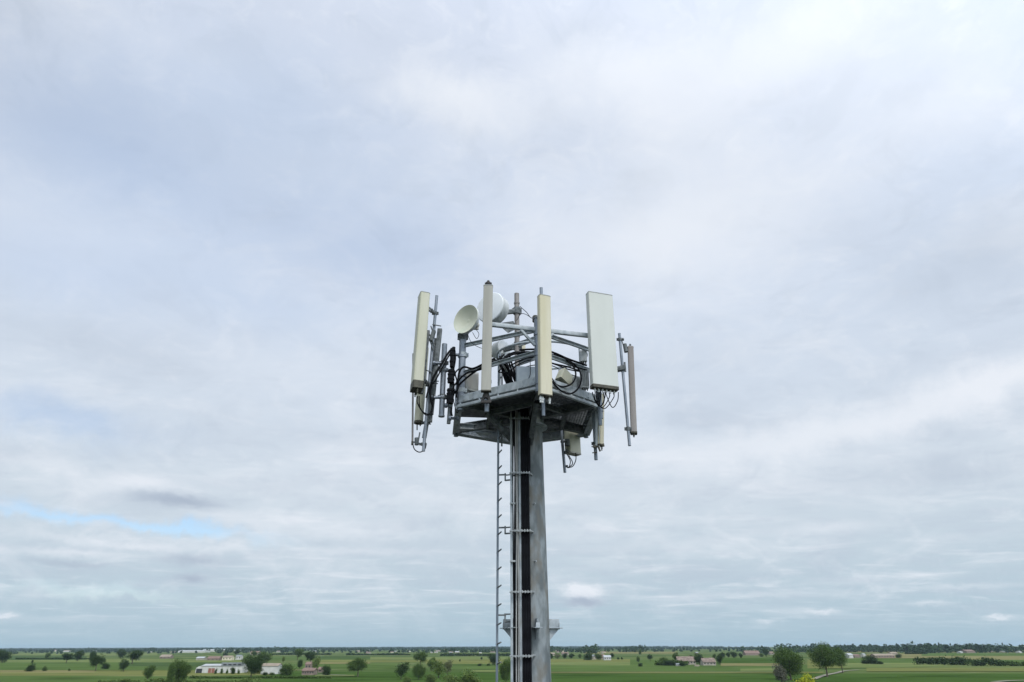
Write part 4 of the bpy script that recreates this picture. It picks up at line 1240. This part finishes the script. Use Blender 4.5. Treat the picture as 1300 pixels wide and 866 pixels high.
# white shed with arched end (nearest building at left)
rt, c, w, d, h, hw, box = building(256, 305.5, 843.8, 854.5, 'wall_white', 'roof_white', 'long white shed with red-brown doors and a rounded open left end', 'long_shed', 'shed', deep=14, rs=.18, nwin=12, door=(2, 3), nowin=True)
def f(bm):
    n = 12; L = w * .14; hx = w / 2
    for x, flip in ((-hx - L, 1), (-hx, 0)):
        pass
    prof = [(-hx - L, 0)]
    for k in range(n + 1):
        a = math.pi * k / (2 * n); prof.append((-hx - L * math.cos(a) * 1.0, hw * .55 + h * .38 * math.sin(a)))
    prof.append((-hx, 0))
    A = [bm.verts.new(Vector((x, -d / 2, z)) + c) for x, z in prof]; B = [bm.verts.new(Vector((x, d / 2, z)) + c) for x, z in prof]
    bm.faces.new(A); bm.faces.new(B[::-1])
    for i in range(len(prof)): bm.faces.new((A[i], A[(i + 1) % len(prof)], B[(i + 1) % len(prof)], B[i]))
one('wall', f, M['wall_white'], rt, smooth=False)
one('opening_shade', lambda bm: box(bm, -w / 2 - w * .125, -w / 2 + .6, -d / 2 - .08, -d / 2 + .1, .05, hw * .62), M['dark_open'], rt, smooth=False)  # dark slab painted in for the shade inside the open end
one('solar_roof', lambda bm: box(bm, -w * .02, w * .5, -d / 2 - .5, -d / 2 + 3.5, hw + .05, h + 1.3), M['roof_grey'], rt, smooth=False)
for k in range(4):
    x = w * (.03 + .12 * k)
    one('clerestory_window', lambda bm: box(bm, x, x + w * .08, -d / 2 - .58, -d / 2 - .45, hw + .5, h + .3), M['dark_open'], rt, smooth=False)
building(331, 351.5, 843, 856, 'wall_white', 'roof_tan', 'white shed with tan roof right of the massive dark tree', 'small_shed', 'shed', deep=10, rs=.22, nwin=3, nowin=True)
building(383, 398, 849, 857.3, 'wall_brick', 'roof_tile', 'brick farmhouse with open porch arches beside the slim dark tree', deep=9, rs=.35, nwin=5)
building(387, 394, 841, 850, 'wall_brick', 'roof_tile', 'taller brick block rising behind the porch farmhouse', 'farmhouse', deep=8, rs=.3, nwin=2, chimney=True)
building(403.5, 408.5, 847.5, 854, 'wall_brick', 'roof_tile', 'tiny orange brick hut left of the dark bush', 'hut', 'hut', deep=6, rs=.4, nwin=1)
building(282, 293, 832.8, 838.5, 'wall_cream', 'roof_tan', 'cream farmhouse in the middle distance left of the pale tower-like house', deep=12, rs=.3, nwin=3)
building(299, 305, 831.8, 837.8, 'wall_white', 'roof_grey', 'pale tower-like house with grey roof behind the white shed', 'tall_house', 'house', deep=10, rs=.2, nwin=2)
building(263, 277, 833.5, 838.5, 'wall_brick', 'roof_tile', 'low terracotta barn left of the cream farmhouse', 'barn', 'barn', deep=12, rs=.55, nwin=3)
building(249, 258, 834, 838.2, 'wall_stone', 'roof_white', 'pale grey barn left of the low terracotta barn', 'barn', 'barn', deep=12, rs=.4)
building(203, 215, 831.3, 836, 'wall_brick', 'roof_tan', 'tan-roofed barn alone beyond the left field', 'barn', 'barn', deep=14, rs=.55, nwin=3)
building(229, 256, 825.6, 828.6, 'wall_white', 'roof_white', 'long white warehouse on the horizon, leftmost of three', 'warehouse', 'warehouse', deep=60, rs=.3)
building(258, 281, 824.4, 827.4, 'wall_white', 'roof_white', 'long white warehouse on the horizon, middle of three', 'warehouse', 'warehouse', deep=60, rs=.3)
building(284, 305, 825.2, 827.5, 'wall_stone', 'roof_white', 'long pale warehouse on the horizon, rightmost of three', 'warehouse', 'warehouse', deep=60, rs=.3)
building(318, 328, 827, 831.5, 'wall_stone', 'roof_tile', 'brownish farmhouse above the massive dark tree', deep=14, rs=.45)
building(767, 776, 832.3, 838.4, 'wall_white', 'roof_white', 'white cottage in the village right of the pole', 'cottage', 'house', deep=12, rs=.35, nwin=3)
building(760, 768.5, 831, 837.0, 'wall_brick', 'roof_tile', 'red-roofed cottage touching the white cottage', 'cottage', 'house', deep=12, rs=.5)
building(713, 722, 828.3, 832, 'wall_stone', 'roof_tile', 'pale village house behind the small trees right of the pole', 'village_house', 'house', deep=16, rs=.4)
building(698.5, 704.5, 828.8, 832.6, 'wall_stone', 'roof_tan', 'village house closest to the right side of the pole', 'village_house', 'house', deep=16, rs=.4)
building(750, 757, 831.5, 837.5, 'wall_stone', 'roof_grey', 'grey barn hidden between the dark clump and the green tree', 'barn', 'barn', deep=12, rs=.3)
building(861, 884, 834, 843.8, 'wall_stone', 'roof_brown', 'long farmhouse with brown tiled roof behind the green hedge', deep=12, rs=.55, nwin=6, chimney=True)
building(893, 909.5, 836, 845.2, 'wall_stone', 'roof_brown', 'tiled farmhouse between two dark trees at right', deep=12, rs=.5, nwin=4, chimney=True)
building(859, 865, 842.5, 845.8, 'wall_white', 'roof_grey', 'small pale greenhouse in front of the long tiled farmhouse', 'greenhouse', 'greenhouse', deep=5, rs=.4)
building(882.5, 888, 844.6, 846.5, 'wall_cream', 'roof_tan', 'low cream trailer in front of the tiled farms', 'trailer', 'trailer', deep=3, rs=.3)
building(946, 966, 826.3, 832.0, 'wall_brick', 'roof_tile', 'long red brick barn right of the tree row', 'barn', 'barn', deep=20, rs=.6)
building(978, 985, 827.5, 831.5, 'wall_stone', 'roof_tile', 'small brick barn left of the biggest field tree', 'barn', 'barn', deep=16, rs=.5)
building(1078, 1084, 829.6, 835.6, 'wall_white', 'roof_white', 'small white barn right of the narrower track tree', 'barn', 'barn', deep=14, rs=.35)
building(1085, 1093, 830.8, 835.0, 'wall_brick', 'roof_tile', 'reddish barn just right of the small white barn', 'barn', 'barn', deep=14, rs=.4)
building(1096.5, 1100, 830, 834.8, 'wall_white', 'roof_white', 'tiny white silo house left of the mound-shaped bush', 'silo_house', 'barn', deep=10, rs=.2)
building(1110, 1138, 830.3, 835.6, 'wall_brick', 'roof_tan', 'long pink-brown barn behind the mound-shaped bush', 'barn', 'barn', deep=16, rs=.4, nwin=7)
building(1131.5, 1141, 828, 832, 'wall_stone', 'roof_tan', 'pale barn above the right end of the long pink-brown barn', 'barn', 'barn', deep=16, rs=.4)
building(1226, 1240, 825, 829.0, 'wall_brick', 'roof_tile', 'broad brown roofed hall in front of the right woods', 'barn', 'barn', deep=30, rs=.5)
building(1294, 1298, 826.6, 829, 'wall_white', 'roof_white', 'tiny white house at the right picture edge', 'house', 'house', deep=14, rs=.3)
building(1219, 1223, 826.8, 829.3, 'wall_white', 'roof_white', 'tiny white house left of the broad brown hall', 'house', 'house', deep=14, rs=.3)
rnd = random.Random(11)
for i in range(46):
    px = rnd.choice([rnd.uniform(495, 640), rnd.uniform(60, 340), rnd.uniform(700, 1000), rnd.uniform(340, 480), rnd.uniform(1240, 1300), rnd.uniform(495, 640)])
    yb = rnd.uniform(826.4, 829.8); wpx = rnd.uniform(2.2, 6); hp = rnd.uniform(1.2, 2.2)
    building(px, px + wpx, yb - hp, yb, rnd.choice(['wall_white', 'wall_stone', 'wall_cream', 'wall_stone']), rnd.choice(['roof_tile', 'roof_white', 'roof_grey', 'roof_tan']),
             'tiny pale house among the trees along the horizon', 'distant_house', 'house', deep=18, rs=.4, group='tiny houses along the horizon')
# white posts / masts far away
for px, y0, y1 in ((1168.5, 837, 843.2), (866, 817.5, 826), (285.5, 816.5, 826), (1251.5, 817, 827)):
    a = ground(px, y1); h = (y1 - y0) * a.y / 1015
    bm = BM(); w = max(.25, a.y * .00022)
    rod(bm, a, a + UP * h, w, 8, w * .5); bar(bm, a + UP * h * .85 - Vector((w * 2, 0, 0)), a + UP * h * .85 + Vector((w * 2, 0, 0)), w * .5, w * .8)
    tag(finish('utility_pole', bm, M['box_grey'], None, base=a), {1168.5: 'thin pale utility pole before the right hedge', 866: 'faint far mast on the horizon above the tiled farm', 285.5: 'faint far mast on the horizon above the white warehouses', 1251.5: 'faint far mast above the right woods'}[px], 'utility pole')

# ------------------------------------------------------------------ haze
HZ = 14000
bm = BM(); bmesh.ops.create_cube(bm, size=1)
for v in bm.verts:
    v.co = Vector((v.co.x * 2 * HZ, v.co.y * 2 * HZ, -1 if v.co.z < 0 else 60))
me = bpy.data.meshes.new('haze'); bm.to_mesh(me); bm.free()
hz_o = bpy.data.objects.new('haze', me); COL.objects.link(hz_o); hz_o['kind'] = 'stuff'
hm = bpy.data.materials.new('haze_air'); hm.use_nodes = True; nt = hm.node_tree; nt.nodes.clear()
vo = nt.nodes.new('ShaderNodeVolumePrincipled'); vo.inputs['Color'].default_value = (.66, .86, 1, 1); vo.inputs['Density'].default_value = 4.2e-5
vo.inputs['Anisotropy'].default_value = .2
oo = nt.nodes.new('ShaderNodeOutputMaterial'); nt.links.new(vo.outputs[0], oo.inputs['Volume']); me.materials.append(hm)

# ------------------------------------------------------------------ sky
SUN_EL, SUN_AZ = R(52), R(155)          # azimuth clockwise from +Y: behind the camera, a little to the right
w = bpy.data.worlds.new('World'); SC.world = w; w.use_nodes = True
nt = w.node_tree; nt.nodes.clear(); N = nt.nodes; L = nt.links


def V(x):
    return x


def math_(op, a, b=None, c=None, clamp=False):
    n = N.new('ShaderNodeMath'); n.operation = op; n.use_clamp = clamp
    for i, x in enumerate((a, b, c)):
        if x is None: continue
        if isinstance(x, (int, float)): n.inputs[i].default_value = x
        else: L.new(x, n.inputs[i])
    return n.outputs[0]


def smooth_(x, a, b):
    n = N.new('ShaderNodeMapRange'); n.interpolation_type = 'SMOOTHSTEP'
    L.new(x, n.inputs[0]); n.inputs[1].default_value = a; n.inputs[2].default_value = b; return n.outputs[0]


def comb(x, y, z=0.0):
    n = N.new('ShaderNodeCombineXYZ')
    for i, v in enumerate((x, y, z)):
        if isinstance(v, (int, float)): n.inputs[i].default_value = v
        else: L.new(v, n.inputs[i])
    return n.outputs[0]


def noise(vec, scale, detail=7, rough=.55, dist=0.0):
    n = N.new('ShaderNodeTexNoise'); n.inputs['Scale'].default_value = scale; n.inputs['Detail'].default_value = detail
    n.inputs['Roughness'].default_value = rough; n.inputs['Distortion'].default_value = dist; L.new(vec, n.inputs['Vector']); return n.outputs['Fac']


def mixc(fac, a, b):
    n = N.new('ShaderNodeMix'); n.data_type = 'RGBA'
    if isinstance(fac, (int, float)): n.inputs[0].default_value = fac
    else: L.new(fac, n.inputs[0])
    for i, v in ((6, a), (7, b)):
        if isinstance(v, tuple): n.inputs[i].default_value = (*v, 1)
        else: L.new(v, n.inputs[i])
    return n.outputs[2]


tc = N.new('ShaderNodeTexCoord'); sp = N.new('ShaderNodeSeparateXYZ'); L.new(tc.outputs['Generated'], sp.inputs[0])
X, Yy, Z = sp.outputs
el = math_('ARCSINE', Z); az = math_('ARCTAN2', X, Yy)
zc = math_('ADD', math_('MAXIMUM', Z, 0.0), .07)
P = comb(math_('DIVIDE', X, zc), math_('DIVIDE', Yy, zc))
mp = N.new('ShaderNodeMapping'); mp.inputs['Scale'].default_value = (.75, 1.0, 1); mp.inputs['Rotation'].default_value = (0, 0, R(14)); L.new(P, mp.inputs['Vector']); P = mp.outputs[0]
n_big = noise(P, .9, 5, .5, .3)
n_mid = noise(P, 2.3, 9, .56, .6)
n_fine = noise(P, 6.0, 8, .6, .2)
# colour by elevation
ramp = N.new('ShaderNodeValToRGB'); L.new(math_('DIVIDE', el, 1.0), ramp.inputs[0])
cr = ramp.color_ramp
stops = [(0.0, lin(167, 192, 206)), (.045, lin(179, 200, 213)), (.10, lin(192, 208, 220)), (.20, lin(208, 219, 230)), (.34, lin(208, 219, 233)), (.55, lin(208, 220, 238)), (.9, lin(208, 217, 233))]
cr.elements[0].position = 0; cr.elements[0].color = (*stops[0][1], 1)
cr.elements[1].position = stops[1][0]; cr.elements[1].color = (*stops[1][1], 1)
for p_, c_ in stops[2:]:
    e = cr.elements.new(p_); e.color = (*c_, 1)
col = ramp.outputs[0]
white = lin(233, 238, 246); grey = lin(184, 196, 212)
amp = smooth_(el, -.01, .07)
fb = math_('MULTIPLY', smooth_(n_mid, .50, .72), .42)
fb2 = math_('MULTIPLY', smooth_(n_big, .48, .70), .32)
col = mixc(math_('MULTIPLY', math_('ADD', fb, fb2, clamp=True), amp), col, white)
fd = math_('MULTIPLY', smooth_(math_('SUBTRACT', 1.0, n_mid), .50, .72), .24)
fd2 = math_('MULTIPLY', smooth_(math_('SUBTRACT', 1.0, n_big), .52, .72), .26)
col = mixc(math_('MULTIPLY', math_('ADD', fd, fd2, clamp=True), amp), col, grey)
n_a = noise(comb(az, math_('MULTIPLY', el, 1.7)), 7.0, 10, .62, .8)
n_b = noise(comb(math_('MULTIPLY', el, 1.8), az, 7.0), 16.0, 10, .66, .5)
tex = math_('ADD', math_('MULTIPLY', smooth_(n_a, .50, .66), .26), math_('MULTIPLY', smooth_(n_b, .52, .68), .20))
col = mixc(math_('MULTIPLY', tex, amp), col, white)
texd = math_('ADD', math_('MULTIPLY', smooth_(math_('SUBTRACT', 1.0, n_a), .52, .66), .22), math_('MULTIPLY', smooth_(n_fine, .52, .70), .20))
col = mixc(math_('MULTIPLY', texd, amp), col, grey)
# placed clouds: soft patches given by direction (azimuth, elevation), edges broken by noise
wn1 = noise(comb(az, el), 8.0, 9, .66); wn2 = noise(comb(el, az, 3.1), 8.0, 9, .66)
wn3 = noise(comb(az, math_('MULTIPLY', el, 2.2)), 42.0, 8, .7)
azw = math_('ADD', az, math_('MULTIPLY', math_('SUBTRACT', wn1, .5), .22))
elw = math_('ADD', el, math_('MULTIPLY', math_('SUBTRACT', wn2, .5), .09))
azs = math_('ADD', az, math_('MULTIPLY', math_('SUBTRACT', wn3, .5), .032))
els = math_('ADD', el, math_('MULTIPLY', math_('SUBTRACT', noise(comb(math_('MULTIPLY', el, 2.0), az, 5.0), 40.0, 8, .7), .5), .016))


def blob(px, py, rx, ry, amt, small=False, tilt=0.0):
    d = ray(px, py).normalized(); a0 = math.atan2(d.x, d.y); e0 = math.asin(d.z)
    d1 = ray(px + 10, py).normalized(); d2 = ray(px, py - 10).normalized()
    ra = rx * abs(math.atan2(d1.x, d1.y) - a0) / 10; re = ry * abs(math.asin(d2.z) - e0) / 10
    A, E = (azs, els) if small else (azw, elw)
    u = math_('DIVIDE', math_('SUBTRACT', A, a0), ra); v = math_('SUBTRACT', E, e0)
    if tilt: v = math_('SUBTRACT', v, math_('MULTIPLY', u, tilt * re))
    v = math_('DIVIDE', v, re)
    r2 = math_('ADD', math_('MULTIPLY', u, u), math_('MULTIPLY', v, v))
    return math_('MULTIPLY', math_('EXPONENT', math_('MULTIPLY', r2, -1.0)), amt)


def total(bl):
    s = None
    for b_ in bl:
        o_ = blob(*b_); s = o_ if s is None else math_('ADD', s, o_)
    return math_('MINIMUM', s, 1.0)


bright = total([(560, 120, 75, 32, .7), (620, 150, 60, 40, .5), (780, 90, 100, 50, .75), (840, 160, 100, 60, .5), (1000, 60, 160, 70, .5), (1150, 120, 140, 90, .35), (940, 250, 130, 80, .45), (830, 320, 90, 60, .5), (700, 300, 60, 50, .3), (1230, 120, 90, 60, .3), (1190, 515, 200, 26, .8, False, .9), (950, 572, 150, 22, .6, False, .5), (1280, 490, 70, 26, .5), (780, 300, 260, 70, .30), (980, 60, 160, 60, .25),
                (180, 610, 45, 9, .75, True), (110, 685, 90, 8, .4), (300, 700, 120, 8, .35), (460, 700, 120, 5, .4, True), (440, 680, 100, 8, .3), (60, 590, 120, 10, .3), (330, 660, 120, 10, .3), (90, 702, 80, 6, .6, True), (160, 693, 60, 5, .5, True), (1040, 776, 26, 3.5, .7, True), (1268, 784, 22, 3.5, .8, True),
                (8, 782, 14, 3, .8, True), (973, 788, 14, 3, .55, True), (742, 751, 25, 9, 1.3, True), (730, 745, 10, 6, .6, True), (1175, 766, 30, 3, .5, True), (960, 755, 90, 4, .35, True), (1220, 745, 90, 4, .35, True),
                (80, 300, 160, 70, .25), (420, 470, 220, 40, .25), (150, 30, 200, 40, .2), (860, 690, 140, 9, .3), (1050, 670, 60, 8, .5, True), (560, 640, 120, 10, .3)])
dark = total([(1230, 330, 140, 70, .55), (1170, 110, 50, 25, .25), (735, 45, 40, 18, .3), (1060, 300, 80, 40, .15), (690, 185, 50, 18, .25), (212, 632, 48, 7, .8, True), (255, 640, 40, 8, .5, True), (170, 628, 80, 8, .3), (245, 710, 40, 7, .55, True), (243, 734, 20, 5, .7, True), (742, 764, 24, 5, 1.3, True), (738, 757, 16, 4, .4, True),
              (80, 715, 60, 4, .45, True), (330, 180, 240, 60, .25), (100, 430, 150, 30, .35), (480, 560, 220, 18, .3), (1120, 610, 200, 20, .35), (860, 460, 140, 30, .25), (380, 620, 160, 10, .3),
              (1050, 784, 30, 2, .3, True), (600, 700, 200, 12, .2)])
blue = total([(150, 660, 120, 8.5, .72, False, -.6), (255, 672, 60, 8, .55, False, -.4), (30, 650, 70, 8, .5), (60, 530, 130, 22, .28), (120, 170, 200, 80, .16), (140, 757, 110, 8, .25), (560, 330, 160, 60, .12), (380, 300, 160, 70, .10)])
front = math_('GREATER_THAN', Yy, 0.0)
veil = total([(130, 200, 230, 110, .55), (330, 130, 180, 80, .4), (60, 330, 160, 60, .5), (470, 300, 120, 80, .35), (80, 530, 120, 20, .28), (300, 380, 160, 50, .25)])
col = mixc(math_('MULTIPLY', veil, front), col, lin(184, 203, 231))
col = mixc(math_('MULTIPLY', bright, math_('MULTIPLY', front, .9)), col, white)
col = mixc(math_('MULTIPLY', dark, math_('MULTIPLY', front, .8)), col, grey)
base_ = total([(742, 764, 22, 5, .7, True), (214, 633, 46, 7, .6, True), (248, 641, 30, 6, .35, True), (245, 711, 34, 6, .45, True), (243, 734, 18, 5, .6, True), (95, 716, 50, 4, .35, True)])
col = mixc(math_('MULTIPLY', base_, front), col, lin(165, 178, 196))
# overcast dome is brighter overhead and round the veiled sun
sd = (math.cos(SUN_EL) * math.sin(SUN_AZ), math.cos(SUN_EL) * math.cos(SUN_AZ), math.sin(SUN_EL))
dot = math_('ADD', math_('ADD', math_('MULTIPLY', X, sd[0]), math_('MULTIPLY', Yy, sd[1])), math_('MULTIPLY', Z, sd[2]))
glow = smooth_(dot, .1, 1.0)
over = smooth_(el, .95, 1.45)
lefty = math_('MULTIPLY', smooth_(math_('MULTIPLY', X, -1.0), .35, .9), math_('SUBTRACT', 1.0, smooth_(Yy, .3, .75)))  # sky outside the view dimmed at left, added to darken left-facing sides
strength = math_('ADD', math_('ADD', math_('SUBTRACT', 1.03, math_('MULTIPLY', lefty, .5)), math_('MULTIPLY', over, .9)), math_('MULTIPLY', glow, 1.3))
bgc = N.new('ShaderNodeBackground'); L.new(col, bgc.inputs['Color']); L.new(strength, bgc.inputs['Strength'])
sky = N.new('ShaderNodeTexSky'); sky.sky_type = 'NISHITA'; sky.sun_disc = False
sky.sun_elevation = SUN_EL; sky.sun_rotation = SUN_AZ; sky.air_density = 1.0; sky.dust_density = .6; sky.ozone_density = 2.0
bgs = N.new('ShaderNodeBackground'); L.new(sky.outputs[0], bgs.inputs['Color']); bgs.inputs['Strength'].default_value = .15
mxs = N.new('ShaderNodeMixShader')
L.new(math_('MULTIPLY', blue, front), mxs.inputs[0])
L.new(bgc.outputs[0], mxs.inputs[1]); L.new(bgs.outputs[0], mxs.inputs[2])
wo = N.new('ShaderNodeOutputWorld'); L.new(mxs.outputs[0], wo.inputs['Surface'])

sl = bpy.data.lights.new('sun', 'SUN'); sl.energy = 1.5; sl.angle = R(14); sl.color = (1, .96, .9)
so = bpy.data.objects.new('sun', sl); COL.objects.link(so)
so.rotation_euler = Vector(sd).to_track_quat('Z', 'Y').to_euler()

# ------------------------------------------------------------------ camera
cam = bpy.data.cameras.new('camera'); co = bpy.data.objects.new('camera', cam); COL.objects.link(co)
cam.sensor_width = 36; cam.lens = F / 1300 * 36; cam.clip_start = .1; cam.clip_end = 60000
co.matrix_world = Matrix.Translation((0, 0, CAMZ)) @ Matrix.Rotation(R(90) + PITCH, 4, 'X') @ Matrix.Rotation(-ROLL, 4, 'Z')
SC.camera = co
SC.view_settings.view_transform = 'Standard'; SC.view_settings.look = 'None'; SC.view_settings.exposure = 0; SC.view_settings.gamma = 1
SC.view_settings.use_curve_mapping = False
SC.cycles.use_denoising = True
SC.cycles.max_bounces = 4
SC.cycles.diffuse_bounces = 3
w.cycles.sampling_method = 'MANUAL'; w.cycles.sample_map_resolution = 512
SC.cycles.volume_bounces = 0
for o in bpy.data.objects:
    if '_base' in o: del o['_base']
